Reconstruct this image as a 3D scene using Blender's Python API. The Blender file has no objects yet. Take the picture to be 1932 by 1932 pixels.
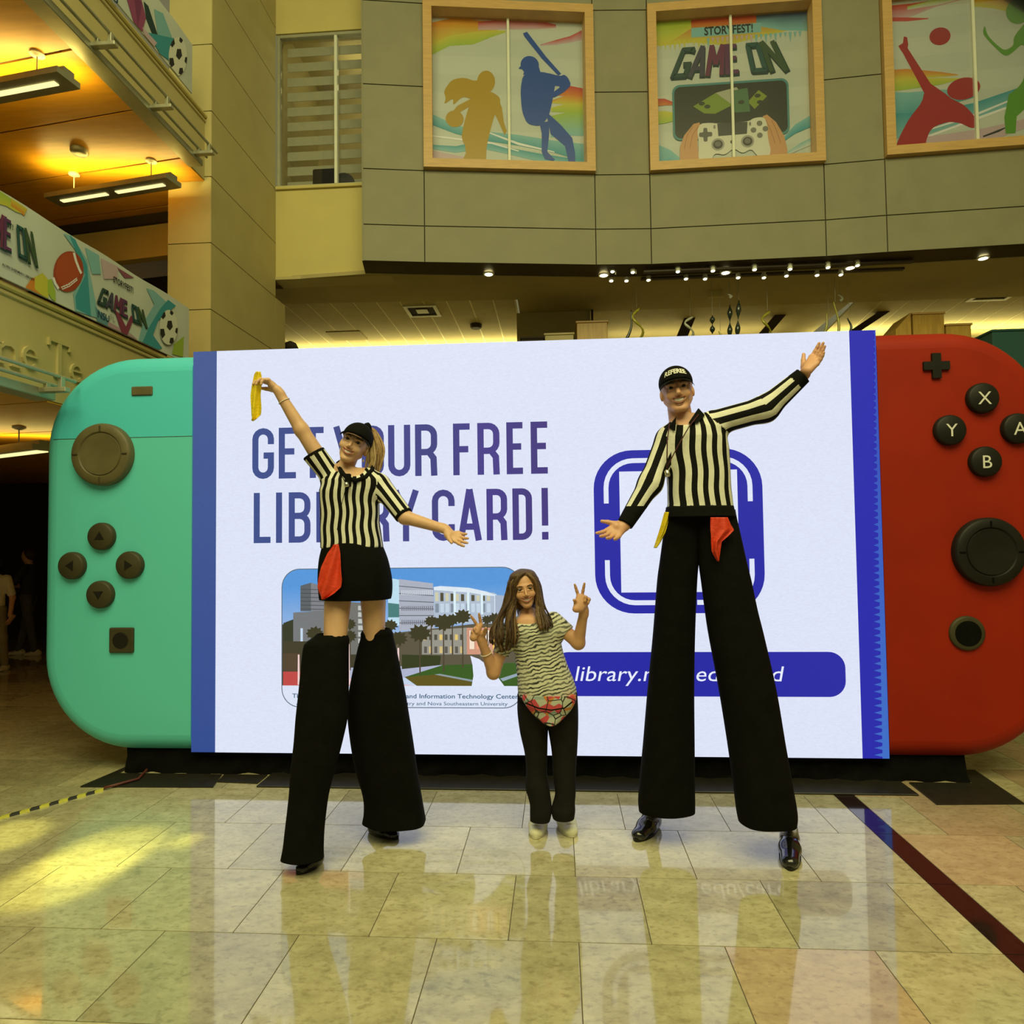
import bpy, math, random
import numpy as np
from mathutils import Vector, Matrix

random.seed(7)
scene = bpy.context.scene
COL = scene.collection

# ------------------------------------------------------------------ camera
F = 1270.0                                   # focal length in pixels of the 1932 px frame
YAW, PIT, ROL, EYE = math.radians(3.87), math.radians(2.17), math.radians(0.714), 1.7
_f = Vector((-math.sin(YAW) * math.cos(PIT), math.cos(YAW) * math.cos(PIT), math.sin(PIT)))
_r0 = Vector((math.cos(YAW), math.sin(YAW), 0)); _u0 = _r0.cross(_f)
_r = _r0 * math.cos(ROL) - _u0 * math.sin(ROL); _u = _r0 * math.sin(ROL) + _u0 * math.cos(ROL)
camd = bpy.data.cameras.new('camera'); cam = bpy.data.objects.new('camera', camd); COL.objects.link(cam)
camd.sensor_width = 36; camd.lens = F / 1932 * 36; camd.clip_end = 200
cam.matrix_world = Matrix(((_r.x, _u.x, -_f.x, 0), (_r.y, _u.y, -_f.y, 0), (_r.z, _u.z, -_f.z, EYE), (0, 0, 0, 1)))
scene.camera = cam

def at(px, py, X=None, Y=None, Z=None):
    """point of the real plane X=, Y= or Z=const that is seen at a pixel (used to survey the place)"""
    d = _f + _r * ((px - 966) / F) - _u * ((py - 966) / F)
    t = X / d.x if X is not None else Y / d.y if Y is not None else (Z - EYE) / d.z
    return Vector((0, 0, EYE)) + d * t

# ------------------------------------------------------------------ light
w = bpy.data.worlds.new('world'); scene.world = w; w.use_nodes = True
bg = w.node_tree.nodes['Background']; bg.inputs[0].default_value = (1.0, 0.93, 0.46, 1); bg.inputs[1].default_value = 0.16
scene.view_settings.view_transform = 'Standard'; scene.view_settings.look = 'None'
scene.view_settings.exposure = 0.0; scene.view_settings.gamma = 1.0; scene.view_settings.use_curve_mapping = False

def light(name, kind, loc, target, energy, color, **kw):
    l = bpy.data.lights.new(name, kind); l.energy = energy; l.color = color
    for k, v in kw.items(): setattr(l, k, v)
    o = bpy.data.objects.new(name, l); COL.objects.link(o); o.location = loc
    o.rotation_euler = (Vector(target) - Vector(loc)).to_track_quat('-Z', 'Y').to_euler()
    return o
WARM = (1.0, 0.93, 0.45)
light('atrium_ceiling_light', 'AREA', (0.3, -1.6, 9.6), (0.3, 3.2, 1.0), 1150, WARM, shape='RECTANGLE', size=10, size_y=6)

# ------------------------------------------------------------------ materials
def lin(c):
    return tuple((x / 255 / 12.92 if x / 255 <= .04045 else ((x / 255 + .055) / 1.055) ** 2.4) for x in c)
def nodes(name):
    m = bpy.data.materials.new(name); m.use_nodes = True
    return m, m.node_tree.nodes, m.node_tree.links, m.node_tree.nodes['Principled BSDF']
def setp(b, **kw):
    names = {'rough': 'Roughness', 'metal': 'Metallic', 'spec': 'Specular IOR Level', 'coat': 'Coat Weight', 'coatr': 'Coat Roughness', 'ior': 'IOR', 'sheen': 'Sheen Weight'}
    for k, v in kw.items(): b.inputs[names[k]].default_value = v
def mat(name, c, rough=.6, noise=0.0, nscale=8.0, bump=0.0, bscale=60.0, stretch=(1, 1, 1), **kw):
    """plain procedural material: colour with a little mottling and fine relief"""
    m, N, L, b = nodes(name); setp(b, rough=rough, **kw)
    b.inputs['Base Color'].default_value = (*c, 1)
    if noise or bump:
        g = N.new('ShaderNodeNewGeometry'); mp = N.new('ShaderNodeMapping'); mp.inputs['Scale'].default_value = stretch
        L.new(g.outputs['Position'], mp.inputs['Vector'])
    if noise:
        t = N.new('ShaderNodeTexNoise'); t.inputs['Scale'].default_value = nscale; t.inputs['Detail'].default_value = 4
        L.new(mp.outputs[0], t.inputs['Vector'])
        r = N.new('ShaderNodeMapRange'); r.inputs[1].default_value = .3; r.inputs[2].default_value = .7; r.inputs[3].default_value = 1 - noise; r.inputs[4].default_value = 1 + noise
        L.new(t.outputs[0], r.inputs[0])
        mx = N.new('ShaderNodeVectorMath'); mx.operation = 'SCALE'; mx.inputs[0].default_value = c
        L.new(r.outputs[0], mx.inputs['Scale']); L.new(mx.outputs[0], b.inputs['Base Color'])
    if bump:
        t2 = N.new('ShaderNodeTexNoise'); t2.inputs['Scale'].default_value = bscale; t2.inputs['Detail'].default_value = 3
        L.new(mp.outputs[0], t2.inputs['Vector'])
        bp = N.new('ShaderNodeBump'); bp.inputs['Strength'].default_value = bump; bp.inputs['Distance'].default_value = .01
        L.new(t2.outputs[0], bp.inputs['Height']); L.new(bp.outputs[0], b.inputs['Normal'])
    return m
def glow(name, c, s):
    m, N, L, b = nodes(name); b.inputs['Base Color'].default_value = (*c, 1)
    b.inputs['Emission Color'].default_value = (*c, 1); b.inputs['Emission Strength'].default_value = s
    return m
def print_mat(name, emit=0.0, rough=.5, led=False):
    """flat print: colours come from the mesh's 'ink' attribute"""
    m, N, L, b = nodes(name); setp(b, rough=rough)
    a = N.new('ShaderNodeAttribute'); a.attribute_name = 'ink'; out = a.outputs['Color']
    if emit:
        b.inputs['Base Color'].default_value = (.02, .02, .02, 1); setp(b, rough=.5, spec=.2)
        if led:                                  # fine pixel rows of the light emitting wall
            g = N.new('ShaderNodeNewGeometry'); mp = N.new('ShaderNodeMapping'); mp.inputs['Scale'].default_value = (22, 1, 60)
            L.new(g.outputs['Position'], mp.inputs['Vector'])
            t = N.new('ShaderNodeTexNoise'); t.inputs['Scale'].default_value = 2.2; t.inputs['Detail'].default_value = 3
            L.new(mp.outputs[0], t.inputs['Vector'])
            r = N.new('ShaderNodeMapRange'); r.inputs[1].default_value = .3; r.inputs[2].default_value = .7; r.inputs[3].default_value = .96; r.inputs[4].default_value = 1.03
            L.new(t.outputs[0], r.inputs[0])
            v = N.new('ShaderNodeVectorMath'); v.operation = 'SCALE'; L.new(out, v.inputs[0]); L.new(r.outputs[0], v.inputs['Scale']); out = v.outputs[0]
        L.new(out, b.inputs['Emission Color']); b.inputs['Emission Strength'].default_value = emit
    else:
        L.new(out, b.inputs['Base Color'])
    return m

M = {}
def stone(name, a, bcol, c2):
    m, N, L, b = nodes(name); setp(b, rough=.07, ior=1.6, coat=.45, coatr=.02)
    g = N.new('ShaderNodeNewGeometry'); oi = N.new('ShaderNodeObjectInfo')
    mp = N.new('ShaderNodeMapping'); mp.inputs['Scale'].default_value = (1, 1.5, 1)
    off = N.new('ShaderNodeVectorMath'); off.operation = 'SCALE'; off.inputs[0].default_value = (37, 11, 5); L.new(oi.outputs['Random'], off.inputs['Scale'])
    add = N.new('ShaderNodeVectorMath'); L.new(g.outputs['Position'], add.inputs[0]); L.new(off.outputs[0], add.inputs[1]); L.new(add.outputs[0], mp.inputs['Vector'])
    t = N.new('ShaderNodeTexNoise'); t.inputs['Scale'].default_value = 7; t.inputs['Detail'].default_value = 10; t.inputs['Roughness'].default_value = .74; t.inputs['Distortion'].default_value = .25
    L.new(mp.outputs[0], t.inputs['Vector'])
    cr = N.new('ShaderNodeValToRGB'); e = cr.color_ramp.elements
    e[0].position = .3; e[0].color = (*a, 1); e[1].position = .72; e[1].color = (*bcol, 1); el = e.new(.5); el.color = (*[(x + y) / 2 for x, y in zip(a, bcol)], 1)
    L.new(t.outputs[0], cr.inputs[0])
    t2 = N.new('ShaderNodeTexNoise'); t2.inputs['Scale'].default_value = 30; t2.inputs['Detail'].default_value = 5; L.new(mp.outputs[0], t2.inputs['Vector'])
    pit = N.new('ShaderNodeMapRange'); pit.inputs[1].default_value = .52; pit.inputs[2].default_value = .70; pit.inputs[3].default_value = 0; pit.inputs[4].default_value = .6; L.new(t2.outputs[0], pit.inputs[0])
    mx = N.new('ShaderNodeMix'); mx.data_type = 'RGBA'; L.new(pit.outputs[0], mx.inputs['Factor']); L.new(cr.outputs[0], mx.inputs['A']); mx.inputs['B'].default_value = (*c2, 1)
    # each tile has its own tone, a few are pinker
    tn = N.new('ShaderNodeMapRange'); tn.inputs[3].default_value = .84; tn.inputs[4].default_value = 1.12; L.new(oi.outputs['Random'], tn.inputs[0])
    sc = N.new('ShaderNodeVectorMath'); sc.operation = 'SCALE'; L.new(mx.outputs['Result'], sc.inputs[0]); L.new(tn.outputs[0], sc.inputs['Scale'])
    L.new(sc.outputs[0], b.inputs['Base Color'])
    return m
M['stone'] = stone('polished travertine', (.36, .320, .170), (.62, .570, .345), (.27, .235, .115))
M['stone_pink'] = stone('pinkish travertine', (.38, .28, .16), (.58, .45, .27), (.29, .20, .11))
M['stone_dark'] = mat('dark granite', (.022, .012, .010), .08, .25, 30, coat=.4, coatr=.02)
M['grout'] = mat('grout', (.12, .10, .06), .8, .1, 20)
M['facade'] = mat('grey wall panel', (.245, .235, .145), .65, .06, 3, .05, 90)
M['joint'] = mat('panel joint', (.07, .062, .035), .9, .05, 10)
M['beige'] = mat('beige painted wall', (.56, .475, .165), .7, .04, 2.5, .04, 60)
M['beige2'] = mat('cream stone wall', (.46, .395, .165), .7, .05, 3, .04, 60)
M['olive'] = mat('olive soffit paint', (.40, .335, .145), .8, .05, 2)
M['brown'] = mat('dark brown trim', (.045, .028, .012), .6, .1, 6)
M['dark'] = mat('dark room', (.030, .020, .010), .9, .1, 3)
M['wood_frame'] = mat('maple frame', (.55, .345, .12), .45, .10, 5, .02, 40, (1, 1, 9))
M['wood_box'] = mat('maple cabinet', (.50, .31, .06), .4, .14, 4, 0, 40, (9, 1, 1))
M['soffit_wood'] = mat('orange wood ceiling', (.62, .29, .015), .38, .10, 3, 0, 40, (1, 6, 1))
M['alu'] = mat('brushed aluminium', (.42, .42, .30), .4, .06, 12, metal=.5)
M['mull'] = mat('pale mullion', (.70, .72, .58), .35, .04, 12)
M['ceil'] = mat('ceiling panel', (.46, .40, .20), .75, .06, 5)
M['ceil_bar'] = mat('ceiling bar', (.80, .74, .45), .6, .03, 5)
M['black'] = mat('black cloth', (.004, .004, .003), .9, .2, 20, .2, 120, spec=.1)
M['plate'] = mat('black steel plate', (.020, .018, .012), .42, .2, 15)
M['plastic_black'] = mat('black plastic', (.012, .0115, .008), .5, .15, 10, spec=.25)
M['plastic_grey'] = mat('faded black plastic', (.115, .098, .040), .5, .12, 10)
M['plastic_grey2'] = mat('faded dark plastic', (.050, .045, .020), .5, .12, 10, spec=.3)
M['red'] = mat('red shell', (.30, .015, .0015), .6, .06, 3, .02, 80, spec=.25)
M['white_ink'] = mat('pale lettering', (.70, .70, .62), .5, .02, 10)
M['lamp'] = glow('lamp diffuser', (1.0, .88, .40), 1.15)
M['bulb'] = glow('small bright lamp', (1.0, .93, .62), 5)

# ------------------------------------------------------------------ mesh helpers
def link(name, me, parent=None):
    o = bpy.data.objects.new(name, me); COL.objects.link(o)
    if parent is not None:
        o.parent = parent; o.matrix_parent_inverse = parent.matrix_world.inverted()
    return o
def tag(o, label=None, cat=None, group=None, kind=None):
    if label: o['label'] = label
    if cat: o['category'] = cat
    if group: o['group'] = group
    if kind: o['kind'] = kind
    return o
def empty(name, loc=(0, 0, 0), label=None, cat=None, group=None, kind=None):
    o = bpy.data.objects.new(name, None); COL.objects.link(o)
    o.matrix_world = Matrix.Translation(loc); o.empty_display_size = .1
    return tag(o, label, cat, group, kind)
def mesh(name, V, Fc, m, parent=None, smooth=False, fm=None):
    me = bpy.data.meshes.new(name); me.from_pydata([tuple(v) for v in V], [], [tuple(f) for f in Fc])
    for x in (m if isinstance(m, (list, tuple)) else [m]): me.materials.append(x)
    if fm is not None: me.polygons.foreach_set('material_index', np.asarray(fm, dtype=np.int32))
    if smooth: me.polygons.foreach_set('use_smooth', [True] * len(me.polygons))
    me.update()
    return link(name, me, parent)
class MB:
    """collects shapes for one mesh"""
    def __init__(s): s.V = []; s.F = []; s.I = []
    def add(s, V, Fc, i=0):
        n = len(s.V); s.V += [tuple(v) for v in V]; s.F += [tuple(x + n for x in f) for f in Fc]; s.I += [i] * len(Fc); return s
    def box(s, lo, hi, i=0):
        x0, y0, z0 = lo; x1, y1, z1 = hi
        return s.add([(x0, y0, z0), (x1, y0, z0), (x1, y1, z0), (x0, y1, z0), (x0, y0, z1), (x1, y0, z1), (x1, y1, z1), (x0, y1, z1)],
                     [(0, 3, 2, 1), (4, 5, 6, 7), (0, 1, 5, 4), (1, 2, 6, 5), (2, 3, 7, 6), (3, 0, 4, 7)], i)
    def bbox(s, lo, hi, b=.006, i=0):
        """box with chamfered edges"""
        lo = Vector(lo); hi = Vector(hi); c = (lo + hi) / 2; h = (hi - lo) / 2; V = []; idx = {}
        b = min(b, *(x * .9 for x in h))
        for sx in (-1, 1):
            for sy in (-1, 1):
                for sz in (-1, 1):
                    for ax in range(3):
                        v = [h[0] * sx, h[1] * sy, h[2] * sz]
                        for k in range(3):
                            if k != ax: v[k] -= b * (sx, sy, sz)[k]
                        idx[(sx, sy, sz, ax)] = len(V); V.append(c + Vector(v))
        Fc = []
        R = [(-1, -1), (1, -1), (1, 1), (-1, 1)]
        for ax in range(3):
            for sg in (-1, 1):
                q = []
                for a_, b_ in R:
                    k = [0, 0, 0]; k[ax] = sg; k[(ax + 1) % 3] = a_; k[(ax + 2) % 3] = b_; q.append(idx[(*k, ax)])
                Fc.append(q if sg > 0 else q[::-1])
        for ax in range(3):
            a1, a2 = (ax + 1) % 3, (ax + 2) % 3
            for s1 in (-1, 1):
                for s2 in (-1, 1):
                    k0 = [0, 0, 0]; k0[a1] = s1; k0[a2] = s2; k1 = k0[:]; k0[ax] = -1; k1[ax] = 1
                    q = [idx[(*k0, a1)], idx[(*k1, a1)], idx[(*k1, a2)], idx[(*k0, a2)]]
                    Fc.append(q if s1 * s2 < 0 else q[::-1])
        for k in [(a_, b_, c_) for a_ in (-1, 1) for b_ in (-1, 1) for c_ in (-1, 1)]:
            q = [idx[(*k, 0)], idx[(*k, 1)], idx[(*k, 2)]]
            Fc.append(q if k[0] * k[1] * k[2] > 0 else q[::-1])
        return s.add(V, Fc, i)
    def tube(s, pts, rad, n=8, i=0, caps=True):
        pts = [Vector(p) for p in pts]; V = []; Fc = []
        rad = rad if isinstance(rad, (list, tuple)) else [rad] * len(pts)
        a = None
        for k, p in enumerate(pts):
            t = (pts[min(k + 1, len(pts) - 1)] - pts[max(k - 1, 0)]).normalized()
            if a is None: a = t.orthogonal().normalized()
            a = (a - t * a.dot(t)).normalized(); b = t.cross(a)
            for j in range(n):
                th = 2 * math.pi * j / n; V.append(p + (a * math.cos(th) + b * math.sin(th)) * rad[k])
        for k in range(len(pts) - 1):
            for j in range(n):
                j2 = (j + 1) % n; Fc.append((k * n + j, k * n + j2, (k + 1) * n + j2, (k + 1) * n + j))
        if caps: Fc.append(tuple(range(n))[::-1]); Fc.append(tuple((len(pts) - 1) * n + j for j in range(n)))
        return s.add(V, Fc, i)
    def lathe(s, prof, o, ax=(0, -1, 0), n=32, i=0, cap=True):
        """prof: (radius, height along ax)"""
        ax = Vector(ax).normalized(); a = ax.orthogonal().normalized(); b = ax.cross(a); o = Vector(o); V = []; Fc = []
        for r, h in prof:
            for j in range(n):
                th = 2 * math.pi * j / n; V.append(o + ax * h + (a * math.cos(th) + b * math.sin(th)) * r)
        for k in range(len(prof) - 1):
            for j in range(n):
                j2 = (j + 1) % n; Fc.append((k * n + j, k * n + j2, (k + 1) * n + j2, (k + 1) * n + j))
        if cap: Fc.append(tuple((len(prof) - 1) * n + j for j in range(n))); Fc.append(tuple(range(n))[::-1])
        return s.add(V, Fc, i)
    def prism(s, poly, vec, i=0):
        """planar polygon pushed along vec"""
        n = len(poly); P = [Vector(p) for p in poly]; vec = Vector(vec)
        nrm = Vector((0, 0, 0))
        for k in range(n): nrm += P[k].cross(P[(k + 1) % n])
        if nrm.dot(vec) > 0: P = P[::-1]
        V = P + [p + vec for p in P]
        return s.add(V, [tuple(range(n)), tuple(range(2 * n - 1, n - 1, -1))] + [(k, k + n, (k + 1) % n + n, (k + 1) % n)[::-1] for k in range(n)][::1], i)
    def build(s, name, m, parent=None, smooth=False):
        return mesh(name, s.V, s.F, m, parent, smooth, s.I)
def autosmooth(o, ang=.6):
    me = o.data; me.polygons.foreach_set('use_smooth', [True] * len(me.polygons))
    import bmesh
    bm = bmesh.new(); bm.from_mesh(me)
    for e in bm.edges:
        if len(e.link_faces) == 2 and e.calc_face_angle(0) > ang: e.smooth = False
    bm.to_mesh(me); bm.free(); return o

# ------------------------------------------------------------------ flat pictures and lettering
def arc(cx, cy, rx, ry, a0, a1, n=8):
    return [(cx + rx * math.cos(math.radians(a0 + (a1 - a0) * k / n)), cy + ry * math.sin(math.radians(a0 + (a1 - a0) * k / n))) for k in range(n + 1)]
def rrect(x0, y0, x1, y1, r, n=8):
    return arc(x1 - r, y1 - r, r, r, 0, 90, n) + arc(x0 + r, y1 - r, r, r, 90, 180, n) + arc(x0 + r, y0 + r, r, r, 180, 270, n) + arc(x1 - r, y0 + r, r, r, 270, 360, n)
_text_cache = {}
def text_mesh(txt, bold=0.0):
    """vertices (cap height about .72 of the em) and faces of a word in the built-in font"""
    key = (txt, bold)
    if key not in _text_cache:
        c = bpy.data.curves.new('lettering', 'FONT'); c.body = txt; c.offset = bold; c.resolution_u = 3; c.fill_mode = 'FRONT'
        o = bpy.data.objects.new('lettering', c); COL.objects.link(o)
        dg = bpy.context.evaluated_depsgraph_get(); me = o.evaluated_get(dg).to_mesh()
        V = [tuple(v.co[:2]) for v in me.vertices]; Fc = [tuple(p.vertices) for p in me.polygons]
        o.evaluated_get(dg).to_mesh_clear(); bpy.data.objects.remove(o); bpy.data.curves.remove(c)
        _text_cache[key] = (V, Fc)
    return _text_cache[key]
class Pic:
    """flat picture: layered polygons in a (u, v) plane, one colour per corner"""
    def __init__(s, step=.0006): s.V = []; s.F = []; s.C = []; s.h = 0.0; s.step = step
    def raw(s, V, Fc, cols):
        n = len(s.V); s.h += s.step
        s.V += [(x, y, s.h) for x, y in V]
        for f in Fc:
            s.F.append(tuple(k + n for k in f)); s.C += [cols[k] for k in f]
    def poly(s, P, c):
        c = [c] * len(P) if not isinstance(c[0], (tuple, list)) else c
        s.raw(P, [tuple(range(len(P)))], c)
    def rect(s, x0, y0, x1, y1, c): s.poly([(x0, y0), (x1, y0), (x1, y1), (x0, y1)], c)
    def ell(s, cx, cy, rx, ry, c, rot=0, n=24):
        cr, sr = math.cos(rot), math.sin(rot)
        s.poly([(cx + x * cr - y * sr, cy + x * sr + y * cr) for x, y in arc(0, 0, rx, ry, 0, 360 - 360 / n, n - 1)], c)
    def stroke(s, P, wd, c, closed=False):
        P = [Vector(p) for p in P]; n = len(P); L = []; R = []
        wd = wd if isinstance(wd, (list, tuple)) else [wd] * n
        for k in range(n):
            a = P[(k - 1) % n] if (closed or k > 0) else None; b = P[(k + 1) % n] if (closed or k < n - 1) else None
            d1 = (P[k] - a).normalized() if a is not None else None; d2 = (b - P[k]).normalized() if b is not None else None
            if d1 is None: d1 = d2
            if d2 is None: d2 = d1
            t = (d1 + d2); t = t.normalized() if t.length > 1e-6 else d1
            nn = Vector((-t.y, t.x)); k_ = max(.35, nn.dot(Vector((-d1.y, d1.x))))
            L.append(P[k] + nn * wd[k] / 2 / k_); R.append(P[k] - nn * wd[k] / 2 / k_)
        V = [tuple(p) for p in L + R]; cols = [c] * (2 * n) if not isinstance(c[0], (tuple, list)) else list(c) + list(c)
        s.raw(V, [(k, (k + 1) % n, (k + 1) % n + n, k + n)[::-1] for k in range(n if closed else n - 1)], cols)
    def text(s, txt, x0, y0, x1, hgt, c, bold=0.0, shear=0.0, fit=True):
        V, Fc = text_mesh(txt, bold); xs = [v[0] for v in V]; a, b = min(xs), max(xs); ky = hgt / .727; kx = (x1 - x0) / (b - a) if fit else ky
        P = [(x0 + (x - a) * kx + y * ky * shear, y0 + y * ky) for x, y in V]
        s.raw(P, Fc, [c(p) for p in P] if callable(c) else [c] * len(P)); return x0 + (b - a) * kx
    def warp(s, fn, i0=0):
        s.V[i0:] = [(*fn(x, y), h) for x, y, h in s.V[i0:]]
    def build(s, name, m, O, U, Vv, parent=None, lift=.001):
        """O origin, U and Vv the unit axes of the plane"""
        O, U, Vv = Vector(O), Vector(U), Vector(Vv); W = U.cross(Vv)
        o = mesh(name, [O + U * x + Vv * y + W * (h + lift) for x, y, h in s.V], s.F, m, parent)
        at_ = o.data.color_attributes.new('ink', 'FLOAT_COLOR', 'CORNER')
        at_.data.foreach_set('color', np.array([(*c[:3], 1) for c in s.C], dtype=np.float32).ravel())
        return o
# condensed poster capitals: strokes in a box of height 1, half stroke kept inside
def capital(ch, w=.40, s=.115, rk=.36):
    h = s / 2; x0, x1, y0, y1 = h, w - h, h, 1 - h; r = w * rk
    T = lambda a, b: arc((x0 + x1) / 2, a, (x1 - x0) / 2, r, *b)
    top = T(y1 - r, (180, 0)); bot = T(y0 + r, (180, 360)); mid = .53
    if rk < .1: top = [(x0, y1 - .01), (x0 + .01, y1), (x1 - .01, y1), (x1, y1 - .01)]; bot = [(x0, y0 + .01), (x0 + .01, y0), (x1 - .01, y0), (x1, y0 + .01)]
    def bowl(ya, yb):                                  # right-hand bowl between two heights
        rr = min(r, (ya - yb) / 2); return [(h, ya), (x1 - rr, ya)] + arc(x1 - rr, ya - rr, rr, rr, 90, 0, 5)[1:] + arc(x1 - rr, yb + rr, rr, rr, 0, -90, 5) + [(h, yb)]
    stem = [(x0, 0), (x0, 1)]
    D = {'G': [[(x1, y1 - r - .10)] + top[::-1] + bot + [(x1, .52 - h), (w * .52, .52 - h)]],
         'C': [[(x1, y1 - r - .10)] + top[::-1] + bot + [(x1, y0 + r + .10)]],
         'O': [top + bot[::-1] + [(x0, y1 - r)]],
         'U': [[(x0, 1)] + bot + [(x1, 1)]],
         'E': [stem, [(0, y1), (w * .88, y1)], [(0, mid), (w * .80, mid)], [(0, y0), (w * .88, y0)]],
         'F': [stem, [(0, y1), (w * .88, y1)], [(0, mid - .03), (w * .80, mid - .03)]],
         'T': [[(w / 2, 0), (w / 2, 1)], [(0, y1), (w, y1)]],
         'L': [stem, [(0, y0), (w * .86, y0)]], 'I': [stem],
         'Y': [[(x0 - .01, 1), (w / 2, .40)], [(x1 + .01, 1), (w / 2, .40)], [(w / 2, 0), (w / 2, .44)]],
         'A': [[(x0 - .01, 0), (w / 2, 1)], [(x1 + .01, 0), (w / 2, 1)], [(w * .25, .27), (w * .75, .27)]],
         'R': [stem, bowl(y1, .46), [(x1 - .10, .46), (x1 - .012, .34), (x1, 0)]],
         'B': [stem, bowl(y1, mid), bowl(mid, y0)],
         'D': [stem, bowl(y1, y0)],
         'M': [stem, [(x1, 0), (x1, 1)], [(x0, 1), (w / 2, .35)], [(x1, 1), (w / 2, .35)]],
         'N': [stem, [(x1, 0), (x1, 1)], [(x0, 1), (x1, 0)]],
         '!': [[(x0, .27), (x0, 1)], [(x0, 0), (x0, .15)]]}
    return D[ch]
# ================================================================== THE SETTING
# ---- floor of polished stone tiles with a dark granite inlay
floor = tag(mesh('floor', *(lambda b: (b.V, b.F))(MB().box((-13, -4, -.20), (9, 18, -.003))), M['grout']),
            'polished beige travertine tile floor with a dark inlaid stripe', kind='structure')
_t = MB().bbox((-.5, -.5, -1), (.5, .5, 0), .004)
tile_me = {}
for k_ in ('stone', 'stone_pink', 'stone_dark'):
    _o = _t.build('tile', M[k_]); tile_me[k_] = _o.data; bpy.data.objects.remove(_o)
SX0, SX1, RH, TW, J = 1.765, 1.895, .5515, .60, .0022
def tile(x0, x1, y0, y1, k, nm='tile'):
    o = link(nm, tile_me[k], floor); o.location = ((x0 + x1) / 2, (y0 + y1) / 2, 0); o.scale = (x1 - x0 - 2 * J, y1 - y0 - 2 * J, .01)
    return o
for r in range(-2, 17):
    y0 = 2.90 + RH * r; y1 = y0 + RH; off = -.235 if r % 2 == 0 else .062
    for c in range(-17, 9):
        x0 = off + TW * c; x1 = x0 + TW
        if y0 > 5.2 and x1 > -3.2 and x0 < 2.6: continue            # hidden behind the display
        if x1 < -1.9 - .78 * y1 or x0 > 1.2 + .80 * y1: continue     # outside the view
        for xa, xb in (((x0, min(x1, SX0)), (max(x0, SX1), x1)) if x0 < SX1 and x1 > SX0 else ((x0, x1),)):
            if xb - xa < .03: continue
            pink = (r, c) in ((-1, 1),) or (xa >= SX1 - .01 and (r + c) % 2 == 0)
            tile(xa, xb, y0, y1, 'stone_pink' if pink else 'stone')
    if y0 < 5.0: tile(SX0, SX1, y0, y1, 'stone_dark', 'inlay_strip')

# ---- curved grey facade made of panels, with three framed windows
PLAN = [(-2.472, 8.427), (-1.678, 8.556), (.563, 8.862), (1.296, 8.915), (3.54, 8.88), (4.282, 8.823), (6.62, 8.70), (7.5, 8.62)]
ZR = [5.30, 5.783, 6.52, 7.65, 8.78, 9.9]
wall_back = empty('wall_back', (2, 8.8, 5.3), 'curved grey panelled upper wall above the display', kind='structure')
def seg(k):
    a = Vector((*PLAN[k], 0)); b = Vector((*PLAN[k + 1], 0)); d = (b - a).normalized(); return a, b, d, Vector((d.y, -d.x, 0))
def panel(k, z0, z1):
    a, b, d, n = seg(k); g = .007
    q = [a + d * g, b - d * g]
    P = [q[0] + Vector((0, 0, z0 + g)), q[1] + Vector((0, 0, z0 + g)), q[1] + Vector((0, 0, z1 - g)), q[0] + Vector((0, 0, z1 - g))]
    MB().prism(P, -n * .05).build('panel', M['facade'], wall_back)
for k in range(7):
    wide = k in (1, 3, 5)
    a, b, d, n = seg(k)
    bk = MB()
    zs = [(5.30, 6.56), (8.74, 9.9)] if wide else [(5.30, 9.9)]
    for z0, z1 in zs:
        P = [a - n * .025 + Vector((0, 0, z0)), b - n * .025 + Vector((0, 0, z0)), b - n * .025 + Vector((0, 0, z1)), a - n * .025 + Vector((0, 0, z1))]
        bk.prism(P, -n * .15)
    bk.build('backing', M['joint'], wall_back)
    rows = [(5.30, 5.783), (5.783, 6.56), (8.74, 9.9)] if wide else list(zip(ZR[:-1], ZR[1:]))
    for z0, z1 in rows: panel(k, z0, z1)
# left end of the facade and its dark underside
a, b, d, n = seg(0)
MB().prism([a + Vector((0, 0, 5.3)), a + Vector((0, 0, 9.9)), a - n * .6 + Vector((0, 0, 9.9)), a - n * .6 + Vector((0, 0, 5.3))], (.02, 0, 0)).build('end_return', M['facade'], wall_back)
und = MB()
V = []
for k, p in enumerate(PLAN):
    dd = seg(min(k, 6))[3]
    V += [Vector((*p, 5.30)) , Vector((*p, 5.30)) - dd * .34 + Vector((0, 0, -.03))]
und.add(V, [(2 * k, 2 * k + 1, 2 * k + 3, 2 * k + 2) for k in range(len(PLAN) - 1)])
tag(und.build('trim_1', M['brown']), 'dark brown trim along the underside of the curved wall', kind='structure')

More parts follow.
